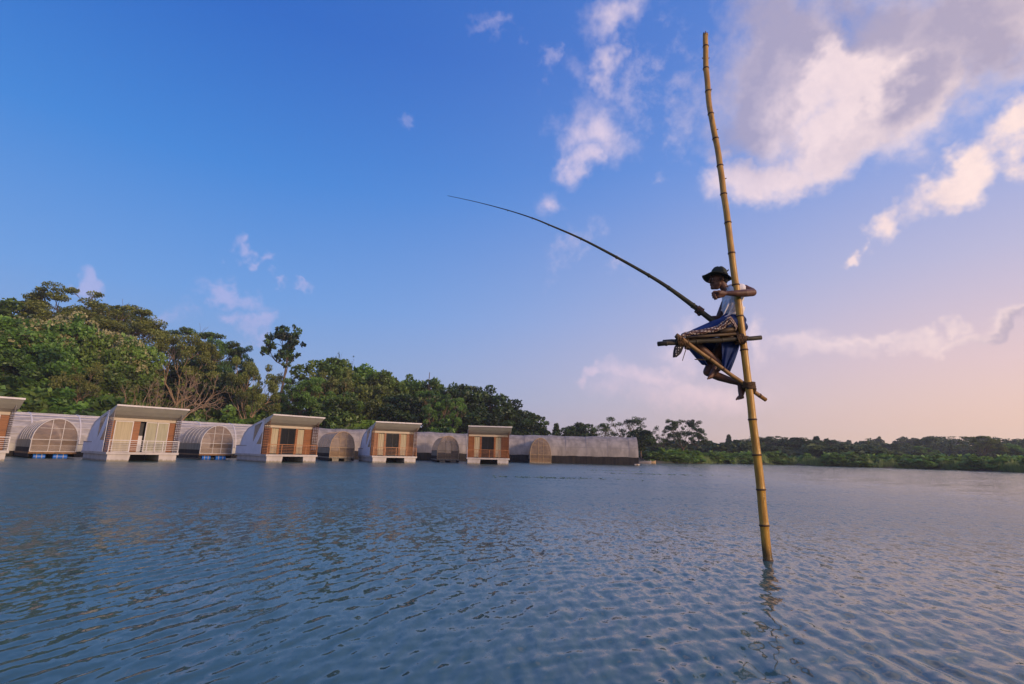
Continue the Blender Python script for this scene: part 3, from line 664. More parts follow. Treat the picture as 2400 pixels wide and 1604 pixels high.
PROTO = {}
def proto(kind, seed):
    """tree about 10 m tall, base at the origin -> dict(trunk mesh, crown mesh, extra)"""
    key = (kind, seed)
    if key in PROTO: return PROTO[key]
    rng = np.random.default_rng(seed * 17 + 3); mb = MB(); ends = []; out = {'w': 8.0}
    V3 = lambda *a: Vector(a)
    if kind in ('broad', 'dense', 'flower', 'small'):
        tall = 3.0 if kind != 'dense' else 2.2
        mb.tube([V3(0, 0, -.6), V3(.05, .02, tall * .5), V3(.1 * rng.normal(), .1 * rng.normal(), tall)], [.34, .26, .22], 8, False)
        for k in range(5):
            a = k * 1.257 + rng.random(); limbs(mb, rng, V3(0, 0, tall * (.75 + .06 * k)), V3(math.cos(a) * .8, math.sin(a) * .8, .9).normalized(), 2.1, .13, 2, ends, .6, .2)
        limbs(mb, rng, V3(0, 0, tall), V3(0, 0, 1), 2.6, .18, 2, ends, .5, .2)
        C = [tuple(e[0]) for e in ends]
        for k in range(34):                                # skin of the crown, uneven
            d = rng.normal(size=3); d /= np.linalg.norm(d); d[2] = d[2] * .9 + .1
            C.append((d[0] * 3.5 * (.72 + .34 * rng.random()), d[1] * 3.5 * (.72 + .34 * rng.random()), 6.1 + d[2] * 3.5 * (.72 + .3 * rng.random())))
        rad = [.55 + .75 * rng.random() for _ in C]
        P, V = clump_points(C, rad, 150, rng, .75)
        out['crown'] = leaf_mesh('crown', P, .27, .4, V, rng); out['w'] = 8.0
        if kind == 'flower':
            Q = [c for c in C if c[2] > 6.0]; rng.shuffle(Q); Q = Q[:26]; P2 = []
            for c in Q:
                r = .5 + .5 * rng.random(); n = 70; d = rng.normal(size=(n, 3)); d /= np.linalg.norm(d, axis=1)[:, None]; d[:, 2] = abs(d[:, 2]); P2.append(np.array(c) + d * r * 1.35 * np.array([1, 1, .9]))
            P2 = np.concatenate(P2); out['blossom'] = leaf_mesh('blossom', P2, .26, .5, rng.random(len(P2)), rng, 1.2)
    elif kind == 'umbrella':
        mb.tube([V3(0, 0, -.6), V3(.1, 0, 1.3), V3(.0, .1, 2.6)], [.32, .25, .22], 8, False)
        for k in range(6):
            a = k * 1.05 + rng.random() * .5; limbs(mb, rng, V3(0, 0, 2.3 + .07 * k), V3(math.cos(a), math.sin(a), .95).normalized(), 3.0, .15, 3, ends, .62, .12, 2, .14)
        C = []; 
        for e, d in ends:
            z = min(e.z, 9.3); C.append((e.x, e.y, z))
        C = [c for c in C if c[2] > 3.8]
        rad = [.42 + .55 * rng.random() for _ in C]
        P, V = clump_points(C, [r * 1.15 for r in rad], 190, rng, .42); out['crown'] = leaf_mesh('crown', P, .155, .6, V, rng); out['w'] = 11.0
    elif kind == 'airy':
        mb.tube([V3(0, 0, -.6), V3(.05, .05, 1.5), V3(-.1, .1, 3.4)], [.30, .22, .18], 8, False)
        for k in range(7):
            a = k * .95 + rng.random() * .5; limbs(mb, rng, V3(-.05, .05, 2.2 + .25 * k), V3(math.cos(a) * .9, math.sin(a) * .9, .8).normalized(), 2.6, .12, 3, ends, .7, .25, 2, .16)
        keep = [e for e in ends if rng.random() < .6]; C = [tuple(e[0]) for e in keep]; rad = [.30 + .4 * rng.random() for _ in C]
        P, V = clump_points(C, [r * 1.2 for r in rad], 150, rng, .6); out['crown'] = leaf_mesh('crown', P, .14, .4, V, rng); out['w'] = 9.0
    elif kind == 'bare':
        lean = .45 if seed % 2 else -.1
        mb.tube([V3(0, 0, -.6), V3(lean * .3, 0, 1.0), V3(lean, .1, 2.0)], [.34, .28, .25], 8, False)
        for k in range(5):
            a = k * 1.3 + rng.random(); limbs(mb, rng, V3(lean * .8, .08, 1.7 + .06 * k), V3(math.cos(a) * .95 + lean * .6, math.sin(a) * .6, .75).normalized(), 2.9, .17, 4, ends, .55, .12, 2, .15, .018, 6)
        C = [tuple(e[0]) for e in ends if rng.random() < .16]; rad = [.25 + .3 * rng.random() for _ in C]
        P, V = clump_points(C, rad, 80, rng, .5); out['crown'] = leaf_mesh('crown', P, .15, .5, V + .1, rng); out['w'] = 9.0
    elif kind == 'tall':
        mb.tube([V3(0, 0, -.6), V3(.1, 0, 2.5), V3(.35, 0, 5.0), V3(.45, 0, 6.4)], [.20, .15, .12, .10], 8, False)
        for z in (5.2, 5.9, 6.3, 6.5, 6.6, 6.7):
            a = rng.random() * 6.28; limbs(mb, rng, V3(.4, 0, z), V3(math.cos(a), math.sin(a) , .75).normalized(), 1.35, .06, 2, ends, .7, .2)
        C = [tuple(e[0]) for e in ends] + [(.45 + 1.5 * rng.normal() * .5, rng.normal() * .8, 8.4 + .8 * rng.normal()) for _ in range(14)]
        rad = [.24 + .26 * rng.random() for _ in C]; P, V = clump_points(C, rad, 210, rng, .7); out['crown'] = leaf_mesh('crown', P, .19, .3, V, rng); out['w'] = 4.6
    elif kind == 'bush':
        for k in range(7):
            a = k * .9; limbs(mb, rng, V3(.2 * math.cos(a), .2 * math.sin(a), -.3), V3(math.cos(a) * .6, math.sin(a) * .6, 1).normalized(), 3.2, .08, 1, ends, .5, .2)
        C = [(3.4 * rng.uniform(-1, 1), 3.4 * rng.uniform(-1, 1), 0) for _ in range(70)]
        C = [(c[0], c[1], rng.uniform(.1, 1) * 9 * max(0, 1 - (c[0] ** 2 + c[1] ** 2) / 15) ** .5) for c in C if c[0] ** 2 + c[1] ** 2 < 14.5]
        rad = [1.0 + .9 * rng.random() for _ in C]; P, V = clump_points(C, rad, 42, rng, .7); P[:, 2] = np.maximum(P[:, 2], .1)
        out['crown'] = leaf_mesh('crown', P, .62, .5, V, rng); out['w'] = 7.6
    elif kind == 'conifer':
        mb.tube([V3(0, 0, -.5), V3(0, 0, 5), V3(0, 0, 9.9)], [.2, .12, .02], 7, False); P = []
        for k in range(26):
            z = 1.5 + 8.3 * k / 26; r = 2.2 * (1 - (z - 1.2) / 9.2) + .15
            for a in rng.random(7) * 6.28:
                n = 26; s = rng.random(n) ** .7; P.append(np.stack([np.cos(a) * r * s, np.sin(a) * r * s, z - .35 * s * r + .12 * rng.normal(size=n)], -1) + .12 * rng.normal(size=(n, 3)))
        P = np.concatenate(P); out['crown'] = leaf_mesh('crown', P, .3, .3, .4 + .2 * rng.normal(size=len(P)), rng); out['w'] = 4.4
    co = np.empty(len(out['crown'].vertices) * 3, np.float32); out['crown'].vertices.foreach_get('co', co); co = co.reshape(-1, 3)
    tv = np.array(mb.v); hi = np.percentile(co[:, 2], 99.7); out['h'] = max(hi, tv[:, 2].max() * (.97 if kind in ('bare', 'airy') else .9))
    out['w'] = 2 * np.percentile(np.hypot(co[:, 0], co[:, 1]), 96) if kind != 'bare' else 2 * np.percentile(np.hypot(tv[:, 0], tv[:, 1]), 97)
    out['trunk'] = mb.mesh('trunk'); PROTO[key] = out; return out

def tree(label, px, ytop, Y, kind, seed, wpx, leaf, bark='bark', name='broadleaf_tree', group='trees on the hillside behind the houseboats', rot=None, base_px=None):
    """a tree rooted on the slope at distance Y, as tall as its top demands and wpx source pixels wide"""
    top = at(px, ytop, Y); x, y = (top.x, Y) if base_px is None else (at(base_px, 1000, Y).x, Y)
    z = gz(x, y); H = max(1.2, top.z - z); pr = proto(kind, seed)
    Wm = wpx / FPX * (at(px, ytop, Y) - CAM).dot(fw)
    T = thing(name, label, 'tree' if 'bush' not in name else 'bush', (x, y, z), 0, group)
    sc = (Wm / pr['w'], Wm / pr['w'], H / pr['h']); rz = rot if rot is not None else (seed * 2.4 + px * .37) % 6.28
    for nm, me_k, mt in (('trunk', 'trunk', M[bark]), ('crown', 'crown', M[leaf]), ('blossom', 'blossom', M['flower'])):
        if me_k not in pr: continue
        me = pr[me_k]; o = bpy.data.objects.new(nm, me); COL.objects.link(o)
        if len(me.materials) == 0: me.materials.append(mt)
        o.parent = T; o.scale = sc; o.rotation_euler = (0, 0, rz); o.material_slots[0].link = 'OBJECT'; o.material_slots[0].material = mt
        if nm == 'trunk': me.polygons.foreach_set('use_smooth', [True] * len(me.polygons))
    return T
BT = 'broadleaf_tree'; UT = 'spreading_tree'
HILL = [
    # skyline, left to right
    ('dark green tree at the far left edge of the skyline', 10, 704, 70, 'broad', 1, 150, 'leaf_a', 'bark', BT),
    ('open crowned tree with sky showing through, second from left on the skyline', 105, 700, 74, 'airy', 1, 150, 'leaf_b', 'bark', UT),
    ('tall feathery olive tree forming the highest point of the hill', 195, 690, 78, 'umbrella', 1, 230, 'leaf_b', 'bark', UT, 1.2),
    ('thin crowned tree with bare twigs on the right shoulder of the highest tree', 285, 706, 79, 'airy', 2, 200, 'leaf_b', 'bark', UT),
    ('brownish wide crowned tree sloping down beside the highest tree', 262, 728, 73, 'umbrella', 2, 240, 'leaf_b', 'bark', UT),
    ('twiggy half bare tree at the right foot of the highest tree', 340, 762, 77, 'bare', 2, 110, 'leaf_b', 'bark_dark', UT),
    ('rounded dark tree top rising behind the olive flat topped tree', 476, 780, 84, 'umbrella', 3, 200, 'leaf_a', 'bark', UT),
    ('olive flat topped tree with pale limbs above the big white houseboat', 440, 790, 70, 'umbrella', 4, 190, 'leaf_b', 'bark_pale', UT),
    ('low olive tree between the hill and the flat topped tree', 375, 806, 72, 'airy', 3, 130, 'leaf_b', 'bark_pale', UT),
    ('dark domed tree left of the slender emergent tree', 532, 797, 82, 'umbrella', 5, 120, 'leaf_a', 'bark', UT),
    ('tall slender dark tree standing alone above the canopy against the sky', 673, 762, 78, 'tall', 1, 108, 'leaf_d', 'bark', 'slender_tree'),
    ('sparse tree low on the gap right of the slender tree', 690, 878, 82, 'airy', 4, 90, 'leaf_b', 'bark', UT),
    ('dense dark tree just right of the slender tree', 775, 843, 82, 'dense', 2, 150, 'leaf_a', 'bark', BT),
    ('bare twigged crown poking above the dense dark tree', 805, 822, 88, 'bare', 4, 90, 'leaf_d', 'bark_dark', 'bare_tree'),
    ('green tree top above the gap between two wooden railed houseboats', 868, 862, 86, 'broad', 2, 110, 'leaf_c', 'bark', BT),
    ('dark tree over the third whole houseboat', 912, 874, 84, 'broad', 3, 110, 'leaf_a', 'bark', BT),
    ('narrow tree crown left of the thin mast', 962, 884, 88, 'broad', 4, 90, 'leaf_a', 'bark', BT),
    ('green tree at the foot of the thin mast', 1005, 892, 86, 'broad', 1, 100, 'leaf_a', 'bark', BT),
    ('dark tree right of the thin mast with pale stems below', 1045, 904, 84, 'broad', 5, 90, 'leaf_d', 'bark_pale', BT),
    ('dark round tree behind the rightmost houseboat, left of two', 1095, 903, 86, 'dense', 3, 110, 'leaf_d', 'bark', BT),
    ('largest dark round tree behind the rightmost houseboat', 1150, 910, 88, 'dense', 4, 140, 'leaf_d', 'bark', BT),
    ('dark sloping tree right of the large round one', 1205, 958, 90, 'broad', 2, 110, 'leaf_d', 'bark', BT),
    ('last dark tree of the hill above the cloth tunnel', 1248, 970, 90, 'broad', 3, 90, 'leaf_d', 'bark', BT),
    # slope, middle tier
    ('cream blossomed tree at the left edge of the hillside', 25, 752, 60, 'flower', 2, 170, 'leaf_c', 'bark', 'flowering_tree'),
    ('second cream blossomed tree, right of the one at the edge', 100, 758, 62, 'flower', 3, 120, 'leaf_c', 'bark', 'flowering_tree'),
    ('bright green rounded tree in the middle of the left hillside', 185, 745, 64, 'flower', 4, 130, 'leaf_c', 'bark', 'flowering_tree'),
    ('pale flowering tree right of the bright green rounded tree', 262, 785, 65, 'flower', 1, 120, 'leaf_c', 'bark', 'flowering_tree'),
    ('green leafy tree left of the two bare trees', 325, 800, 64, 'flower', 2, 110, 'leaf_c', 'bark', 'flowering_tree'),
    ('shadowed tree low on the far left slope', 40, 830, 58, 'broad', 5, 150, 'leaf_a', 'bark', BT),
    ('mid green tree in the centre of the left slope', 135, 812, 60, 'broad', 3, 140, 'leaf_c', 'bark', BT),
    ('drab olive tree on the left slope above the pale tunnel', 220, 850, 60, 'airy', 1, 150, 'leaf_b', 'bark_pale', UT),
    ('dark tree behind the left bare tree', 300, 862, 63, 'broad', 1, 130, 'leaf_a', 'bark', BT),
    ('dark leafy tree filling the gap behind the bare trees', 480, 850, 74, 'dense', 2, 150, 'leaf_d', 'bark', BT),
    ('dark tree between the Y shaped tree and the bare trees', 535, 880, 72, 'broad', 4, 120, 'leaf_d', 'bark', BT),
    ('olive crowned tree with a Y shaped pale trunk left of the lavender sided houseboat', 598, 846, 66, 'umbrella', 6, 125, 'leaf_b', 'bark_pale', UT),
    ('yellow green tree above the lavender sided houseboat', 728, 888, 74, 'umbrella', 1, 140, 'leaf_c', 'bark', UT),
    ('olive airy tree in the middle of the dark wood', 800, 872, 78, 'airy', 2, 130, 'leaf_b', 'bark_pale', UT),
    ('dark lower tree right of the lavender sided houseboat roof', 790, 925, 72, 'broad', 5, 130, 'leaf_a', 'bark', BT),
    ('olive brown vine hung tree left of the third whole houseboat', 872, 905, 78, 'broad', 1, 90, 'leaf_b', 'bark_pale', BT),
    ('dark tree directly over the third whole houseboat roof', 935, 928, 78, 'dense', 3, 120, 'leaf_d', 'bark', BT),
    ('tree with pale forked stems between the third and rightmost houseboats', 1015, 915, 78, 'umbrella', 3, 100, 'leaf_a', 'bark_pale', UT),
    ('yellowish tree with slim pale trunks left of the rightmost houseboat', 1065, 935, 80, 'umbrella', 2, 90, 'leaf_c', 'bark_pale', UT),
    ('dark tree behind the roof of the rightmost houseboat', 1130, 960, 80, 'broad', 4, 120, 'leaf_d', 'bark', BT),
    ('low dark tree right behind the rightmost houseboat', 1215, 985, 84, 'broad', 5, 100, 'leaf_d', 'bark', BT),
    # bare trees in front
    ('left of two pale bare trees behind the big white houseboat', 335, 868, 59, 'bare', 6, 180, 'leaf_b', 'bark_pale', 'bare_tree'),
    ('right leaning pale bare tree with wide limbs behind the big white houseboat', 420, 862, 60, 'bare', 1, 230, 'leaf_b', 'bark_pale', 'bare_tree'),
    # bushes along the tunnel
    ('leafy green bush above the pale tunnel near the left edge', 80, 915, 54, 'bush', 1, 130, 'leaf_c', 'bark', 'bush'),
    ('second leafy bush above the pale tunnel', 165, 918, 56, 'bush', 2, 120, 'leaf_c', 'bark', 'bush'),
    ('dark bush left of the big white houseboat roof', 240, 930, 58, 'bush', 3, 110, 'leaf_a', 'bark', 'bush'),
    ('bright green bush right of the big white houseboat roof', 540, 958, 62, 'bush', 2, 90, 'leaf_c', 'bark', 'bush'),
    ('small green bush close to the big white houseboat roof corner', 475, 966, 60, 'bush', 1, 60, 'leaf_c', 'bark', 'bush'),
    ('bush over the tunnel right of the lavender sided houseboat', 790, 968, 70, 'bush', 3, 90, 'leaf_a', 'bark', 'bush'),
    ('bush over the cloth tunnel left of the rightmost houseboat', 1030, 985, 76, 'bush', 1, 90, 'leaf_a', 'bark', 'bush'),
    # low trees past the hill
    ('small pointed conifer just right of the hill', 1303, 994, 96, 'conifer', 1, 34, 'leaf_d', 'bark', 'conifer'),
    ('small dark tree right of the pointed conifer', 1333, 1000, 98, 'broad', 2, 50, 'leaf_d', 'bark', BT),
    ('rounded dark tree above the middle of the cloth tunnel', 1367, 992, 98, 'dense', 3, 70, 'leaf_d', 'bark', BT),
    ('thin pale tree left of the large tree over the tunnel end', 1412, 1000, 100, 'airy', 3, 60, 'leaf_b', 'bark', UT),
    ('large spreading dark tree over the end of the cloth tunnel', 1462, 978, 100, 'airy', 4, 130, 'leaf_d', 'bark', UT),
    ('dark leafy tree right at the end of the cloth tunnel', 1500, 1004, 94, 'broad', 4, 70, 'leaf_d', 'bark', BT),
    ('nearly leafless tree right of the cloth tunnel end', 1548, 1000, 104, 'airy', 1, 66, 'leaf_d', 'bark', UT),
    ('flat topped open tree against the sky left of the bamboo pole', 1598, 983, 104, 'umbrella', 5, 100, 'leaf_d', 'bark', UT),
    ('dark bush at the foot of the flat topped open tree', 1600, 1052, 108, 'bush', 2, 60, 'leaf_a', 'bark', 'bush'),
    ('green bush at the water right of the cloth tunnel', 1535, 1058, 98, 'bush', 3, 70, 'leaf_a', 'bark', 'bush'),
]
for h in HILL:
    tree(*h[:10], rot=(h[10] if len(h) > 10 else None))
FARG = 'trees along the far right shore'
SHORE = [
    ('pair of dark conifers left of the bamboo pole on the far shore', 1665, 1034, 175, 'conifer', 1, 22, 'leaf_d', 'bark', 'conifer'),
    ('tallest conifer near the bamboo pole on the far shore', 1708, 1020, 170, 'conifer', 2, 26, 'leaf_d', 'bark', 'conifer'),
    ('dark shrubby tree left of the bamboo pole at the far shore', 1690, 1044, 135, 'broad', 1, 60, 'leaf_d', 'bark', BT),
    ('rounded green tree just left of the bamboo pole at the far shore', 1735, 1032, 140, 'dense', 2, 70, 'leaf_d', 'bark', BT),
    ('wide dark tree directly right of the bamboo pole', 1825, 1024, 150, 'umbrella', 1, 110, 'leaf_d', 'bark', UT),
    ('largest dark dome tree on the far shore right of the pole', 1880, 1028, 145, 'dense', 4, 110, 'leaf_d', 'bark', BT),
    ('tree with a pointed crown right of the dark dome', 1912, 1024, 160, 'conifer', 1, 36, 'leaf_d', 'bark', 'conifer'),
    ('dark flat tree right of the pointed crown', 1935, 1032, 150, 'umbrella', 3, 90, 'leaf_d', 'bark', UT),
    ('small pale stemmed tree mid way along the right shore', 2015, 1050, 140, 'airy', 2, 22, 'leaf_b', 'bark_pale', UT),
    ('olive low tree left of centre on the right bank', 2095, 1056, 140, 'airy', 3, 50, 'leaf_b', 'bark', UT),
    ('green low tree on the right bank before the umbrella tree', 2165, 1046, 150, 'umbrella', 4, 60, 'leaf_c', 'bark', UT),
    ('wide layered umbrella tree near the right edge', 2296, 1024, 135, 'umbrella', 6, 90, 'leaf_b', 'bark', UT),
    ('yellow green tree just right of the umbrella tree', 2362, 1042, 140, 'broad', 5, 60, 'leaf_c', 'bark', BT),
    ('small dark palm like tree left of the umbrella tree', 2143, 1062, 128, 'tall', 1, 18, 'leaf_d', 'bark', BT),
]
for h in SHORE: tree(*h[:10], group=FARG)

# dense undergrowth and unbroken canopy on the slope, one mass
def gather(name, items, mt, label, cat, size=None):
    Ps = []; Vs = []; Ss = []
    for kind, seed, (x, y, z), (sx, sz), rz, every in items:
        me = proto(kind, seed)['crown']; n = len(me.vertices); co = np.empty(n * 3, np.float32); me.vertices.foreach_get('co', co); co = co.reshape(-1, 4, 3)[::every]
        va = np.empty(len(me.polygons), np.float32); me.attributes['var'].data.foreach_get('value', va); va = va[::every]
        c, s = math.cos(rz), math.sin(rz); gk = every ** .5
        ce = co.mean(1, keepdims=True); co = ce + (co - ce) * min(gk, 2.2) / max(.5, (sx * sz) ** .5) * (size or 1.0)
        q = co * np.array([sx, sx, sz]); w = np.stack([q[..., 0] * c - q[..., 1] * s + x, q[..., 0] * s + q[..., 1] * c + y, q[..., 2] + z], -1)
        Ps.append(w.reshape(-1, 3)); Vs.append(np.clip(va + random.uniform(-.22, .16), 0, 1))
    P = np.concatenate(Ps); V = np.concatenate(Vs); n = len(P) // 4
    me = bpy.data.meshes.new(name); me.vertices.add(4 * n); me.vertices.foreach_set('co', P.astype(np.float32).ravel()); me.loops.add(4 * n); me.loops.foreach_set('vertex_index', np.arange(4 * n, dtype=np.int32))
    me.polygons.add(n); me.polygons.foreach_set('loop_start', (np.arange(n) * 4).astype(np.int32)); me.update(calc_edges=True)
    a_ = me.attributes.new('var', 'FLOAT', 'FACE'); a_.data.foreach_set('value', V)
    o = mkobj(name, me, mt, kind='stuff', label=label, category=cat); return o
random.seed(11); items_a = []; items_c = []
for k in range(150):
    px = random.uniform(-60, 1290); Y = random.uniform(58, 86) if px > 300 else random.uniform(50, 78)
    d = ray(px, 1000); x = d.x / d.y * Y; az = math.degrees(math.atan2(x, Y)); dd = math.hypot(x, Y) - np.interp(az, AZ, RS)
    if dd < 2 or dd > 34: continue
    hh = random.uniform(2.6, 5.6) * (1 if px < 900 else .8); ww = random.uniform(3.5, 6.5)
    it = (random.choice(('bush', 'broad', 'bush')), random.choice((1, 2, 3)), (x, Y, gz(x, Y) - .3), (ww / 7.6, hh / 10), random.random() * 6.28, 3)
    (items_a if random.random() < .68 else items_c).append(it)
gather('undergrowth', items_a, M['leaf_a'], 'dark undergrowth covering the hillside between the trees', 'undergrowth', .8)
gather('undergrowth', items_c, M['leaf_c'], 'fresh green undergrowth scattered over the hillside', 'undergrowth', .8)
far = []
for k in range(260):
    az = random.uniform(14.5, 50); r_ = random.uniform(185, 330) if az > 22 else random.uniform(130, 210); x, y = r_ * math.sin(R(az)), r_ * math.cos(R(az))
    hh = (2.6 + 5.0 * random.random() ** 1.6) * (1 if az > 22 else .6); far.append((random.choice(('broad', 'dense', 'umbrella', 'airy', 'broad', 'conifer')), random.choice((1, 2, 3, 4)), (x, y, gz(x, y) - .5), (random.uniform(.7, 1.25), hh / 10), random.random() * 6.28, 9))
for k in range(70):
    az = random.uniform(17, 36); rs0 = np.interp(az, AZ, RS); r_ = rs0 + random.uniform(14, 50); x, y = r_ * math.sin(R(az)), r_ * math.cos(R(az))
    hh = random.uniform(2.6, 5.0); far.append((random.choice(('broad', 'dense', 'bush')), random.choice((1, 2, 3)), (x, y, gz(x, y) - .4), (random.uniform(.6, 1.0), hh / 10), random.random() * 6.28, 8))
gather('far_wood', far, M['leaf_far_hazed'], 'far off hazy wood along the right horizon', 'wood', .85)
sh = []
for k in range(190):
    az = random.uniform(15, 49); r_ = np.interp(az, AZ, RS) + random.uniform(1.5, 16); x, y = r_ * math.sin(R(az)), r_ * math.cos(R(az))
    if 28.5 < az < 31 and random.random() < .7: continue
    sh.append(('bush', random.choice((1, 2, 3)), (x, y, gz(x, y) - .25), (random.uniform(.3, .6), random.uniform(.10, .26)), random.random() * 6.28, 6))
gather('bank_scrub', sh, M['leaf_c'], 'low green scrub growing along the far right bank', 'scrub', .6)
# reeds at the water's edge
rng = np.random.default_rng(5); n = 15000; az = np.radians(np.concatenate([rng.uniform(20, 52, n // 2), rng.normal(rng.choice([24.5, 32, 36.5, 40, 44, 47], n - n // 2), 1.6)])); rr_ = np.interp(np.degrees(az), AZ, RS) + rng.uniform(.3, 5.5, n) ** 1.0
x = rr_ * np.sin(az); y = rr_ * np.cos(az); z = ground_z(x, y) - .05; h = rng.uniform(.6, 1.7, n) * (.6 + .35 * np.sin(np.degrees(az) * 5.3) * np.sin(np.degrees(az) * 2.1 + 1) + .25 * rng.random(n)); lx = rng.normal(0, .18, n); wd = rng.uniform(.05, .12, n)
V = np.stack([np.stack([x - wd, y, z], -1), np.stack([x + wd, y, z], -1), np.stack([x + lx, y + rng.normal(0, .15, n), z + h], -1)], 1).reshape(-1, 3)
me = bpy.data.meshes.new('reeds'); me.from_pydata(V.tolist(), [], np.arange(3 * n).reshape(-1, 3).tolist()); me.update()
a_ = me.attributes.new('var', 'FLOAT', 'FACE'); a_.data.foreach_set('value', (.25 + .6 * rng.random(n)).astype(np.float32))
mkobj('reeds', me, M['reed'], kind='stuff', label='reeds and tall grass fringing the right bank', category='reeds')
# thin mast beyond the ridge
b = at(1004, 905, 95); tp = at(1007, 873, 95); bz = gz(b.x, b.y)
T = thing('mast', 'thin mast sticking up above the trees against the sky', 'mast', (b.x, b.y, bz))
MB().tube([(0, 0, -.5), (0, 0, (tp.z - bz) * .6), (tp.x - b.x, 0, tp.z - bz)], [.11, .09, .06], 8).build('mast_pole', M['bark'], T)
MB().box(-.25, .25, -.25, .25, -.4, .12).build('mast_foot', M['cladding'], T)

# strands of floating weed out on the lake
rng = np.random.default_rng(9); PW = []
for (px, py, ln, wd, n) in ((1300, 1121, 4, .4, 130), (1560, 1113, 5, .4, 120), (1440, 1104, 4, .3, 60)):
    c = ground_pt(px, py); PW.append(np.stack([c.x + rng.normal(0, ln * .4, n), c.y + rng.normal(0, wd, n), .012 + .01 * rng.random(n)], -1))
PW = np.concatenate(PW); mkobj('floating_weed', leaf_mesh('floating_weed', PW, .10, 4.0, rng.random(len(PW)), rng, 1.6), M['reed'], kind='stuff', label='thin strands of floating weed out on the lake', category='weed')

# ------------------------------------------------------------------ bamboo stilt with its perch
base = ground_pt(1800, 1314); Y0 = base.y
def Q(zx, zy, dy=0.0):          # detail-crop coordinates of the figure -> world, dy metres behind the pole's plane
    return at(1520 + zx / 4.356, 600 + zy / 4.356, Y0 + dy)
S = thing('stilt_perch', 'tall leaning bamboo stilt rising from the water with a lashed seat', 'stilt', base)
O = Vector(base); loc = lambda p: Vector(p) - O
NODES = [(1654, 110), (1654.5, 161.6), (1659.6, 215), (1666, 268), (1677, 326), (1687.5, 389.5), (1696, 456), (1706, 523), (1714.7, 594.4), (1724.3, 668.9), (1734, 742), (1744, 821), (1754, 903), (1763.5, 984), (1774, 1067), (1783.6, 1148), (1791.5, 1232), (1800, 1314)]
WID = [12.5, 13, 13, 13, 13.5, 14, 14.5, 15, 15.5, 16, 16.5, 17, 17.5, 18.5, 19.5, 20.3, 21, 21.5]
pp = [at(1653.5, 82, Y0)] + [at(x, y, Y0) for x, y in NODES]; pr_ = []
for p, w in zip(pp, [12] + WID): pr_.append(w / 2 / FPX * (p - CAM).dot(fw))
dn = (pp[-1] - pp[-2]).normalized(); pp.append(pp[-1] + dn * 1.3); pr_.append(pr_[-1])
prng = random.Random(3)
for i in range(len(pp) - 1):                                    # each internode is a part, with its node ring below
    a, b = pp[i], pp[i + 1]; ra, rb = pr_[i], pr_[i + 1]; pts = []; rad = []
    bow = Vector((prng.uniform(-.006, .006), prng.uniform(-.006, .006), 0))
    for s, k in ((0, 1.04), (.03, .985), (.12, .955), (.35, .95), (.65, .95), (.88, .96), (.965, .99), (1, 1.05)):
        pts.append(loc(a.lerp(b, s) + bow * math.sin(math.pi * s))); rad.append((ra + (rb - ra) * s) * k)
    io = MB().tube(pts, rad, 20).build('internode', M['bamboo'], S, True)
    if i < len(pp) - 2:
        t_ = (pp[i + 2] - a).normalized(); r_ = rb * 1.05
        MB().tube([loc(b - t_ * .012), loc(b - t_ * .005), loc(b + t_ * .004), loc(b + t_ * .010)], [r_ * .97, r_ * 1.07, r_ * 1.06, r_ * .96], 20).build('node_ring', M['node'], io, True)
top = pp[0]; tt_ = (pp[0] - pp[1]).normalized(); e1 = tt_.orthogonal().normalized()
for k in range(7):                                              # splintered top
    e = e1.copy(); e.rotate(Matrix.Rotation(k * .9, 3, tt_)); h_ = prng.uniform(.01, .05)
    MB().tube([loc(top + e * pr_[0] * .75 - tt_ * .02), loc(top + e * pr_[0] * .7 + tt_ * h_)], [.012, .006], 6).build('splinter', M['node'], S)
for (x, y, d) in ((1661, 138, 1), (1667, 211, 1), (1647, 138, -1), (1681, 305, 1), (1701, 420, 1)):     # branch stubs
    p = at(x, y, Y0); MB().tube([loc(p - rt * .02 * d), loc(p + rt * .012 * d + up * .012)], [.010, .005], 6).build('branch_stub', M['node'], S)
def culm(name, a, b, ra, rb, mt, nodes, parent, wob=.004, hollow=True):
    n = 10; pts = []; rad = []
    for i in range(n + 1):
        s = i / n; pts.append(loc(a.lerp(b, s) + Vector((0, 0, wob * math.sin(i * 1.9)))) ); rad.append(ra + (rb - ra) * s)
    o = MB().tube(pts, rad, 14).build(name, mt, parent, True)
    ax = (b - a).normalized()
    for s in nodes:
        p = a.lerp(b, s); r_ = (ra + (rb - ra) * s) * 1.12; MB().tube([loc(p - ax * .012), loc(p - ax * .003), loc(p + ax * .003), loc(p + ax * .012)], [r_ * .93, r_, r_, r_ * .93], 14).build('node_ring', mt if mt is not M['bamboo_light'] else M['node'], o, True)
    if hollow:
        for p, d in ((a, -1), (b, 1)): MB().tube([loc(p + ax * d * .0005), loc(p + ax * d * .003)], [ra * .62, ra * .60], 12).build('end_shade_disc', M['node'], o)  # dark disc on each end paints the shade inside a hollow culm
    return o
FD, BD = -.085, .46
culm('crossbar', Q(95, 900, FD), Q(1150, 835, FD), .030, .028, M['bamboo_grey'], (.08, .37, .62, .86), S)
culm('crossbar', Q(150, 880, BD), Q(1000, 838, BD), .030, .030, M['bamboo_grey'], (.2, .5, .8), S)
culm('brace', Q(283, 808, -.14), Q(1198, 1472, .075), .026, .025, M['bamboo_light'], (.37, .52, .93), S)
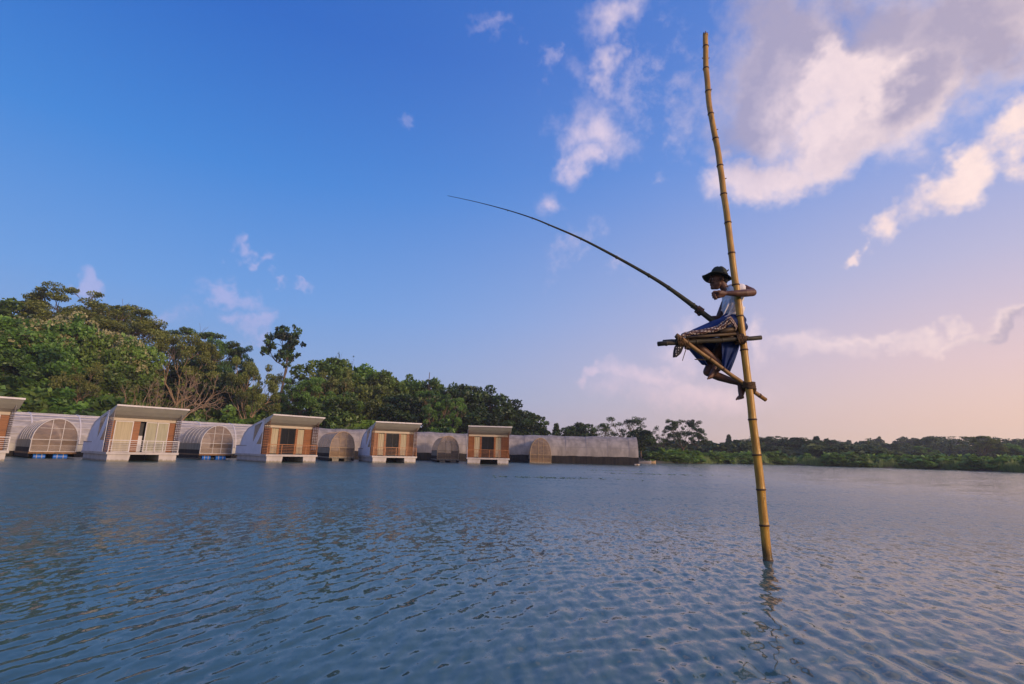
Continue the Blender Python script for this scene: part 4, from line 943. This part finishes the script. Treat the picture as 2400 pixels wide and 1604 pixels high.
# split-bamboo slats of the seat, each a part
for k in range(7):
    dy = FD + .02 + k * .078; o1, o2 = prng.uniform(-14, 14), prng.uniform(-12, 12); zz = prng.uniform(-5, 5)
    a, b = Q(385 + o1, 838 + zz, dy), Q(888 + o2, 803 + zz, dy); ax = (b - a).normalized(); sd = Vector((0, 1, 0)); nz = ax.cross(sd) * -1
    vs_ = []; n = 6
    for i in range(n + 1):
        p = a.lerp(b, i / n) + Vector((0, 0, .004 * math.sin(i * 2.3 + k)))
        for wy, hz in ((-.034, 0), (-.02, .014), (.02, .014), (.034, 0), (.02, -.004), (-.02, -.004)): vs_.append(loc(p + sd * wy + Vector((0, 0, hz))))
    fs = [(i * 6 + j, i * 6 + (j + 1) % 6, i * 6 + 6 + (j + 1) % 6, i * 6 + 6 + j) for i in range(n) for j in range(6)] + [(5, 4, 3, 2, 1, 0), tuple(n * 6 + j for j in range(6))]
    MB().add(vs_, fs).build('seat_slat', M['split'], S)
a, b = Q(720, 778, FD - .005), Q(885, 745, FD - .005)
MB().tube([loc(a), loc(a.lerp(b, .5)), loc(b)], [.030, .034, .032], 10).build('seat_log', M['split'], S, True)
a, b = Q(380, 834, FD - .045), Q(888, 796, FD - .045)
MB().tube([loc(a), loc(a.lerp(b, .4)), loc(b)], [.014, .018, .017], 8).build('front_strip', M['split'], S, True)
MB().tube([loc(Q(470, 1057, .02)), loc(Q(590, 1060, -.05))], [.006, .010], 6).build('side_twig', M['bamboo_light'], S)
def lashing(c, ax, r, turns, pitch, rr, mt='rope', jit=.004, ell=(1, 1)):
    ax = ax.normalized(); u1 = ax.orthogonal().normalized(); u2 = ax.cross(u1); pts = []; n = int(turns * 16)
    for i in range(n + 1):
        an = 2 * math.pi * i / 16; s = i / n - .5
        pts.append(loc(c + ax * (s * turns * pitch + prng.uniform(-jit, jit) * .6) + (u1 * math.cos(an) * ell[0] + u2 * math.sin(an) * ell[1]) * (r + prng.uniform(-jit, jit) * .5)))
    return MB().tube(pts, rr, 6).build('lashing', M[mt], S, True)
pa = (pp[13] - pp[12]).normalized(); pc = Q(1022, 1325, .02)
lashing(pc, pa, .074, 5, .017, .010, ell=(1, 1)); lashing(Q(1030, 1330, .02), (Q(1198, 1472, .07) - Q(283, 808, -.14)), .062, 2.2, .03, .008)
lashing(Q(1072, 1375, .05), Vector((.6, 0, -.35)), .034, 3, .012, .009)
ba = Q(1150, 835, FD) - Q(95, 900, FD)
lashing(Q(345, 884, FD), ba, .050, 8, .017, .009, jit=.012); lashing(Q(315, 850, FD - .03), ba, .038, 5, .017, .008, jit=.012)
lashing(Q(930, 850, FD + .02), ba, .062, 7, .014, .009, jit=.010); lashing(Q(952, 848, -.03), (pp[11] - pp[10]), .085, 3.5, .013, .009, jit=.008)
lashing(Q(400, 930, FD), Vector((.2, 0, 1)), .03, 3, .014, .008, jit=.012)
MB().tube([loc(Q(395, 920, FD - .03)), loc(Q(372, 985, FD - .04)), loc(Q(345, 1072, FD - .03))], [.006, .005, .004], 6).build('loose_cord', M['rope'], S, True)

# ------------------------------------------------------------------ fishing rod
RP = [(1049, 459, .5), (1118, 474, .8), (1190, 493, 1.2), (1247.6, 511.5, 1.6), (1286, 527, 1.9), (1362, 560, 2.5), (1444.7, 603, 3.2), (1521, 646, 3.9), (1567, 675, 4.5), (1624, 716.5, 6.0), (1671, 753, 6.6), (1700, 776, 6.8)]
RDY = .27
pts = [at(x, y, Y0 + RDY + (1624 - x) * .0007) for x, y, w in RP]; rad = [max(.0016, w / FPX * (p - CAM).dot(fw)) for p, (x, y, w) in zip(pts, RP)]
RO_ = thing('fishing_rod', 'long thin bamboo fishing rod curving up to the left from the man', 'fishing rod', pts[-2])
ro = pts[-2].copy()
# smooth the curve
def catm(P, R_, n=6):
    o = []; q = []
    for i in range(len(P) - 1):
        p0, p1, p2, p3 = P[max(i - 1, 0)], P[i], P[i + 1], P[min(i + 2, len(P) - 1)]
        for j in range(n):
            t_ = j / n; o.append(.5 * ((2 * p1) + (p2 - p0) * t_ + (2 * p0 - 5 * p1 + 4 * p2 - p3) * t_ * t_ + (3 * p1 - p0 - 3 * p2 + p3) * t_ ** 3)); q.append(R_[i] + (R_[i + 1] - R_[i]) * t_)
    return o + [P[-1]], q + [R_[-1]]
cp, cr = catm(pts, rad)
cut = 6 * 3
MB().tube([p - ro for p in cp[:cut + 1]], cr[:cut + 1], 8).build('rod_tip', M['rod_tip'], RO_, True)
MB().tube([p - ro for p in cp[cut:]], cr[cut:], 12).build('rod_butt', M['rod'], RO_, True)
for x, y, w in ((1190, 493, 1), (1247.6, 511.5, 1), (1286, 527, 1), (1362, 560, 1), (1444.7, 603, 1), (1521, 646, 1.2), (1567, 675, 1.3), (1624, 716.5, 1.4)):
    i = min(range(len(cp)), key=lambda k: (cp[k] - at(x, y, cp[k].y)).length); p = cp[i]; ax = (cp[min(i + 1, len(cp) - 1)] - cp[max(i - 1, 0)]).normalized(); r_ = cr[i]
    nd = MB().tube([p - ax * .012 - ro, p - ax * .004 - ro, p + ax * .004 - ro, p + ax * .012 - ro], [r_ * 1.02, r_ * 1.25, r_ * 1.25, r_ * 1.02], 10).build('rod_node', M['rod'], RO_, True)
    for sg in ((-1,) if x < 1500 else (-1, 1)): MB().tube([p - ro, p + up * sg * (r_ + .012) - rt * .004 - ro], [r_ * .5, .003], 5).build('stub', M['rod'], nd)

# ------------------------------------------------------------------ the man
def remesh(mb, name, vox, sm=4, it=.5):
    me = mb.mesh(name + '_src'); o = bpy.data.objects.new(name + '_src', me); COL.objects.link(o)
    m1 = o.modifiers.new('r', 'REMESH'); m1.mode = 'VOXEL'; m1.voxel_size = vox; m1.use_smooth_shade = True
    m2 = o.modifiers.new('s', 'SMOOTH'); m2.factor = it; m2.iterations = sm
    dg = bpy.context.evaluated_depsgraph_get(); dg.update(); out = bpy.data.meshes.new_from_object(o.evaluated_get(dg)); out.name = name
    bpy.data.objects.remove(o); bpy.data.meshes.remove(me); return out
seat = Q(700, 800, .2); MO = Vector(seat)
MAN = thing('person', 'barefoot man in olive sun hat, white shirt and blue sarong seated on the perch', 'person', seat)
q = lambda zx, zy, dy=0.0: Q(zx, zy, dy) - MO
B = MB()
# head: skull, jaw, brow, nose, lips, chin, ear
TD = .21
HQ = lambda zx, zy, dy=0.0: q(zx, zy, TD + dy)
B.ell(HQ(728, 205), (.094, .076, .092)); B.ell(HQ(690, 235), (.070, .066, .085)); B.ell(HQ(678, 290), (.052, .052, .060)); B.ell(HQ(706, 290), (.050, .056, .050))
B.caps([HQ(700, 318), HQ(652, 326)], [.036, .026]); B.ell(HQ(650, 330), (.020, .024, .019))
B.caps([HQ(640, 218), HQ(628, 245), HQ(616, 266)], [.013, .012, .014]); B.ell(HQ(625, 272, -.013), (.010, .009, .008)); B.ell(HQ(625, 272, .013), (.010, .009, .008))
B.caps([HQ(640, 212, -.042), HQ(634, 207, 0), HQ(640, 212, .042)], [.010, .012, .010])
B.ell(HQ(634, 291), (.013, .020, .0075)); B.ell(HQ(637, 303), (.013, .018, .0085)); B.ell(HQ(660, 262, -.045), (.024, .014, .02)); B.ell(HQ(660, 262, .045), (.024, .014, .02))
for s in (-1, 1): B.ell(HQ(757, 232, .074 * s), (.019, .010, .032))
B.caps([HQ(742, 280), HQ(775, 330), HQ(810, 370)], [.056, .054, .066])
# torso and pelvis
B.caps([q(862, 345, .06), q(850, 350, .22), q(842, 345, .38)], [.055, .075, .055]); B.ell(q(858, 420, .21), (.115, .155, .13)); B.ell(q(858, 540, .21), (.105, .135, .14)); B.ell(q(872, 680, .21), (.125, .150, .12))
# near (left) arm hooked round the pole: shoulder behind, elbow out right, forearm across the front
B.caps([q(915, 345, .07), q(985, 342, .055), q(1052, 362, .0)], [.066, .060, .048]); B.caps([q(1054, 366, .0), q(1062, 374, -.045), q(985, 381, -.105), q(890, 384, -.118), q(800, 384, -.112)], [.046, .050, .050, .040, .0285], 14)
# its hand: palm, loosely closed fingers, thumb
hp = lambda x, y, d: q(x, y, -.11 + d)
B.caps([hp(800, 384, 0), hp(762, 384, 0), hp(722, 384, -.004)], [.028, .033, .033]); B.caps([hp(760, 402, .01), hp(712, 412, .01)], [.028, .030])
for (kx, ky, kd), (mx, my, md), (tx, ty, td), (ex, ey, ed), r in (
        ((712, 366, .012), (668, 362, .018), (648, 382, .006), (682, 398, -.014), .0108),
        ((708, 382, .016), (662, 384, .022), (650, 405, .008), (686, 416, -.012), .0112),
        ((706, 398, .018), (664, 408, .024), (658, 428, .010), (694, 430, -.010), .0108),
        ((708, 412, .018), (676, 428, .022), (674, 446, .010), (702, 440, -.008), .0096)):
    B.caps([hp(kx, ky, kd), hp(mx, my, md), hp(tx, ty, td), hp(ex, ey, ed)], [r * 1.2, r * 1.05, r, r * .85], 8)
B.caps([hp(762, 366, -.02), hp(716, 358, -.032), hp(690, 366, -.034), hp(668, 372, -.028)], [.014, .012, .0105, .009], 8)
# far (right) arm down to the rod
B.caps([q(838, 350, .38), q(770, 500, .42), q(712, 640, .41)], [.056, .047, .040]); B.caps([q(712, 640, .41), q(630, 640, .36), q(560, 585, .30)], [.042, .038, .028], 12)
rodp = lambda x: Q(x, 200 + (x - 0) * (670 - 200) / 680.0, RDY) - MO
cg = rodp(520); axr = (rodp(560) - rodp(480)).normalized(); B.caps([q(560, 588, .30), q(535, 582, .30), cg + Vector((0, .02, -.045))], [.027, .028, .026])
for k in range(4):                                               # four fingers wrapped over the rod
    c_ = cg + axr * (-.036 + k * .0235); rr0 = .050
    pr2 = axr.cross(Vector((0, 1, 0))).normalized()
    if pr2.z < 0: pr2 = -pr2
    ch = [c_ + (Vector((0, 1, 0)) * math.cos(a_) + pr2 * math.sin(a_)) * rr0 for a_ in (R(-55), R(0), R(48), R(95), R(140), R(185))]
    B.caps(ch, [.011, .0115, .011, .0105, .010, .0088], 8)
B.caps([cg - axr * .045 + Vector((0, .0, -.05)), cg - axr * .04 + Vector((0, -.035, -.035)), cg - axr * .05 + Vector((0, -.048, .0)), cg - axr * .055 + Vector((0, -.042, .026))], [.013, .012, .011, .009], 8)
# legs.  near leg: thigh over the seat, shin hanging back under it, foot hanging toes down
def foot(ank, heel, ball, toes, r=.033, side=Vector((0, 1, 0)), tl=.042):
    B.caps([ank, heel], [r, r * .92]); B.caps([ank, ank.lerp(ball, .55), ball], [r * 1.02, r * .98, r * .82]); B.caps([heel, heel.lerp(ball, .5), ball], [r * .9, r * .78, r * .72])
    d = (toes - ball).normalized()
    for k, (o_, l_, rr_) in enumerate(((-.034, 1.0, .0125), (-.014, .95, .0095), (.003, .85, .009), (.018, .72, .0085), (.031, .55, .008))):
        b0 = ball + side * o_ * .85; B.caps([b0, b0 + d * tl * .55 * l_ + side * o_ * .25, b0 + d * tl * l_ + side * o_ * .3], [rr_ * 1.25, rr_ * 1.05, rr_ * .9], 8)
B.caps([q(880, 725, .12), q(640, 765, .09), q(425, 838, .08)], [.098, .080, .060], 14); B.caps([q(425, 842, .08), q(520, 935, .10), q(640, 1030, .10), q(712, 1085, .08)], [.058, .056, .044, .034], 14)
foot(q(708, 1090, .08), q(742, 1135, .08), q(632, 1235, .06), q(590, 1290, .05), .033, (Vector((0, 1, 0)) * .75 + rt * .55).normalized())
# far leg: knee low, shin drawn back to the pole, toes down against it
B.caps([q(870, 745, .30), q(730, 960, .27), q(605, 1180, .22)], [.100, .080, .058], 14); B.caps([q(603, 1185, .22), q(720, 1235, .20), q(840, 1275, .16), q(930, 1300, .13)], [.057, .054, .042, .033], 14)
foot(q(935, 1302, .13), q(985, 1325, .12), q(945, 1440, .06), q(918, 1495, .04), .034, (rt * .9 + Vector((0, -.35, 0))).normalized())
body = remesh(B, 'body', .0062, 3, .5)
mkobj('body', body, M['skin'], MAN, True)
# face details
for s in (-1, 1):
    e = MB().ell(HQ(650, 238, .031 * s), (.0095, .0125, .0075)).build('eye', M['eye'], MAN, True); MB().ell(HQ(643, 238, .033 * s), (.005, .0055, .0055)).build('iris', M['iris'], e, True)
    MB().caps([HQ(664, 214, .056 * s), HQ(644, 205, .042 * s), HQ(634, 206, .018 * s)], [.004, .0055, .004], 6).build('eyebrow', M['hair'], MAN, True)
hb = MB(); hb.ell(HQ(737, 200), (.093, .0795, .088)); hb.ell(HQ(770, 250), (.050, .070, .062)); hb.caps([HQ(742, 225, -.077), HQ(735, 262, -.070)], [.011, .006]); hb.caps([HQ(742, 225, .077), HQ(735, 262, .070)], [.011, .006])
mkobj('hair', remesh(hb, 'hair', .008, 2), M['hair'], MAN, True)
gb = MB(); gb.caps([HQ(655, 336, -.024), HQ(645, 336, 0), HQ(655, 336, .024)], [.009, .011, .009]); gb.caps([HQ(632, 283, -.016), HQ(627, 282, 0), HQ(632, 283, .016)], [.004, .0045, .004])
mkobj('beard', remesh(gb, 'beard', .004, 1), M['hair'], MAN, True)
# hat: soft crown, wide floppy brim with a turned-up front, cord knob
hc = HQ(695, 205); n = 56; vs_ = []; fs = []
prof = [(.0, .128), (.040, .124), (.072, .110), (.094, .082), (.103, .045), (.107, .010), (.113, .0), (.134, -.004), (.157, -.010), (.178, -.016), (.187, -.019), (.185, -.024), (.157, -.016), (.120, -.008), (.104, -.004)]
for i, (r_, z) in enumerate(prof):
    for j in range(n):
        a_ = 2 * math.pi * j / n; dx, dy = math.cos(a_), math.sin(a_)            # dx<0 is the front (left)
        br = max(0, (r_ - .11) / .08); zz = z + br * (-.040 * max(0, dx) + .030 * max(0, -dx) - .034 * max(0, dy) + .004 * max(0, -dy) + .011 * math.sin(3 * a_ + .6) + .006 * math.sin(5 * a_))
        cx = .035 * (1 - br) if i < 6 else .035 * max(0, 1 - br)
        vs_.append(hc + Vector((dx * r_ * 1.0 + cx, dy * r_ * .93, zz + (.004 * math.sin(5 * a_ + i) if i < 6 and i > 0 else 0))))
for i in range(len(prof) - 1):
    for j in range(n): fs.append((i * n + j, (i + 1) * n + j, (i + 1) * n + (j + 1) % n, i * n + (j + 1) % n))
hat = MB().add(vs_, fs).build('sun_hat', M['hat'], MAN, True)
MB().tube([hc + Vector((.035 + .108 * math.cos(2 * math.pi * j / 40), .100 * math.sin(2 * math.pi * j / 40), .016)) for j in range(41)], .006, 6).build('hat_band', M['hair'], hat, True)
MB().tube([hc + Vector((.125, -.03, .055)), hc + Vector((.152, -.03, .078)), hc + Vector((.150, -.03, .088))], [.010, .008, .002], 6).build('hat_tab', M['hat'], hat, True)
# shirt
SB = MB(); SB.caps([q(872, 352, .05), q(852, 352, .22), q(846, 352, .39)], [.074, .085, .072]); SB.ell(q(862, 425, .215), (.132, .180, .135)); SB.ell(q(862, 540, .215), (.125, .160, .15)); SB.ell(q(868, 640, .21), (.130, .158, .085))
SB.ell(q(805, 520, .20), (.06, .12, .12)); SB.caps([q(905, 345, .07), q(940, 343, .06)], [.080, .078]); SB.caps([q(846, 352, .39), q(800, 440, .41)], [.070, .060])
# soft drapery folds running down the side
for (x0, y0, x1, y1, d_, r_) in ((845, 420, 765, 600, .05, .014), (900, 440, 810, 610, .045, .013), (880, 560, 775, 625, .06, .012), (960, 430, 905, 620, .08, .014), (985, 520, 940, 640, .12, .012), (800, 430, 745, 560, .10, .013)):
    SB.caps([q(x0, y0, d_), q((x0 + x1) / 2, (y0 + y1) / 2 + 6, d_ - .015), q(x1, y1, d_ + .01)], [r_ * .6, r_, r_ * .7], 8)
mkobj('shirt', remesh(SB, 'shirt', .008, 3, .5), M['shirt'], MAN, True)
MB().tube([q(850 + 62 * math.cos(a_) - 8, 348 - 26 * math.cos(a_) * -1 - 40 * 0, .21 + .075 * math.sin(a_)) for a_ in [2 * math.pi * i / 24 for i in range(25)]], .009, 6).build('collar', M['shirt'], MAN, True)
# sarong: wrapped over hips and lap, then hanging open below the seat
WB = MB(); WB.ell(q(875, 665, .21), (.145, .175, .085)); WB.ell(q(885, 735, .21), (.150, .185, .095)); WB.caps([q(860, 690, .10), q(660, 740, .07), q(470, 800, .07), q(425, 830, .08)], [.120, .095, .066, .060], 14)
WB.caps([q(860, 690, .30), q(760, 735, .31), q(640, 775, .31)], [.120, .115, .085], 14); WB.caps([q(800, 625, .14), q(720, 690, .12), q(620, 745, .10)], [.05, .045, .03])
for k in range(5): WB.caps([q(835 - 22 * k, 640 + 26 * k, -.02 + .01 * k), q(640 - 30 * k, 735 + 16 * k, -.03)], [.012, .010], 8)
mkobj('sarong', remesh(WB, 'sarong', .009, 3, .5), M['sarong'], MAN, True)
sk = MB(); vs_ = []; fs = []; n = 70; m = 14
for i in range(m + 1):
    s = i / m
    for j in range(n + 1):
        a_ = R(-52) + R(284) * j / n                       # opening faces the viewer
        cx = 645 + (690 - 645) * s; cy = 870 + (1145 - 870) * s; rx = (292 - 165 * s ** 1.15); dz = .17 + .0 * s; ry = .19 - .06 * s
        fold = 1 + (.05 + .07 * s) * math.sin(a_ * 9 + 1.3 * math.sin(2 * a_)) * s
        slope = (35 * math.cos(a_) * s)
        vs_.append(q(cx + rx * fold * math.cos(a_), cy + slope, dz + .04 + ry * fold * math.sin(a_)))
for i in range(m):
    for j in range(n): fs.append((i * (n + 1) + j, i * (n + 1) + j + 1, (i + 1) * (n + 1) + j + 1, (i + 1) * (n + 1) + j))
so_ = MB().add(vs_, fs).build('sarong_skirt', M['sarong'], MAN, True)
sm_ = so_.modifiers.new('t', 'SOLIDIFY'); sm_.thickness = .006
# near hanging fold on the right of the opening
sk = MB(); vs_ = []; fs = []
for i in range(13):
    s = i / 12
    for j in range(15):
        t_ = j / 14; xl = 742 + 15 * s; xr = 935 - 135 * s ** 1.2
        vs_.append(q(xl + (xr - xl) * t_, 862 + 300 * s + 14 * t_ * (1 - s), -.005 + .03 * math.sin(t_ * 11 + s) * (.4 + .6 * s) + .05 * t_))
for i in range(12):
    for j in range(14): fs.append((i * 15 + j, i * 15 + j + 1, (i + 1) * 15 + j + 1, (i + 1) * 15 + j))
so_ = sk.add(vs_, fs).build('sarong_fold', M['sarong'], MAN, True); sm_ = so_.modifiers.new('t', 'SOLIDIFY'); sm_.thickness = .006

# ------------------------------------------------------------------ patterned cloth on the seat and a dotted pouch
cl = MB(); rows = [(0, 0), (1, 0)]; vs_ = []; fs = []; nx, nv = 44, 9
top_c = [(332, 806), (372, 786), (430, 772), (540, 758), (640, 735), (700, 715), (760, 670), (800, 635), (832, 616), (860, 650), (902, 722)]
bot_c = [(345, 832), (392, 818), (450, 806), (560, 798), (660, 778), (720, 765), (775, 738), (812, 706), (838, 690), (862, 722), (890, 768)]
def interp(c, s):
    k = s * (len(c) - 1); i = min(int(k), len(c) - 2); f = k - i; return (c[i][0] + (c[i + 1][0] - c[i][0]) * f, c[i][1] + (c[i + 1][1] - c[i][1]) * f)
CO = Q(600, 800, FD)
for v in range(nv + 1):
    for i in range(nx + 1):
        s = i / nx; t_ = v / nv; a = interp(top_c, s); b = interp(bot_c, s)
        wob = 5 * math.sin(i * 1.1 + v * .7) * math.sin(t_ * 3.14)
        vs_.append(Q(a[0] + (b[0] - a[0]) * t_, a[1] + (b[1] - a[1]) * t_ + wob, -.075 - .05 * math.sin(math.pi * t_ * .8) + .012 * math.sin(i * .9 + v)) - CO)
for v in range(nv):
    for i in range(nx): fs.append((v * (nx + 1) + i, v * (nx + 1) + i + 1, (v + 1) * (nx + 1) + i + 1, (v + 1) * (nx + 1) + i))
me = cl.add(vs_, fs).mesh('patterned_cloth'); uvl = me.uv_layers.new(name='UVMap')
for l in me.loops: vi = l.vertex_index; uvl.data[l.index].uv = ((vi % (nx + 1)) / nx, (vi // (nx + 1)) / nv)
CT = mkobj('patterned_cloth', me, M['cloth'], None, True); CT.location = CO; tag(CT, 'dark cloth with white woven bands bunched along the front of the seat', 'cloth')
sm_ = CT.modifiers.new('t', 'SOLIDIFY'); sm_.thickness = .010
PO = Q(290, 900, FD); pb = MB(); vs_ = []; fs = []
out_l = [(282, 905), (262, 930), (250, 985), (247, 1040)]; out_r = [(372, 905), (352, 950), (330, 1000), (285, 1036)]
for side in (-1, 1):
    for i in range(9):
        a = interp(out_l, i / 8); b = interp(out_r, i / 8)
        for j in range(7):
            t_ = j / 6; vs_.append(Q(a[0] + (b[0] - a[0]) * t_, a[1] + (b[1] - a[1]) * t_, FD - .005 + side * .028 * math.sin(math.pi * t_) * math.sin(math.pi * (.12 + .8 * i / 8))) - PO)
for sd in range(2):
    for i in range(8):
        for j in range(6):
            f_ = [sd * 63 + i * 7 + j, sd * 63 + i * 7 + j + 1, sd * 63 + i * 7 + j + 8, sd * 63 + i * 7 + j + 7]; fs.append(tuple(f_ if sd == 0 else f_[::-1]))
PH = pb.add(vs_, fs).build('pouch', M['dots'], None, True); PH.location = PO; tag(PH, 'dark cloth pouch with white dots hanging under the left end of the seat', 'pouch')

# ------------------------------------------------------------------ evening haze over the lake
hm = bpy.data.materials.new('evening_haze'); hm.use_nodes = True; t = NT(hm.node_tree); t.n.clear()
pv = t.add('ShaderNodeVolumePrincipled', {'Color': (.98, .98, 1.0, 1), 'Density': .0005, 'Anisotropy': .15})
t.l.new(pv.outputs[0], t.add('ShaderNodeOutputMaterial').inputs['Volume'])
hz = MB().box(-700, 700, -700, 700, -4.0, 42.0).build('haze', hm, None, kind='stuff', label='thin evening haze over the lake and far shore', category='haze')
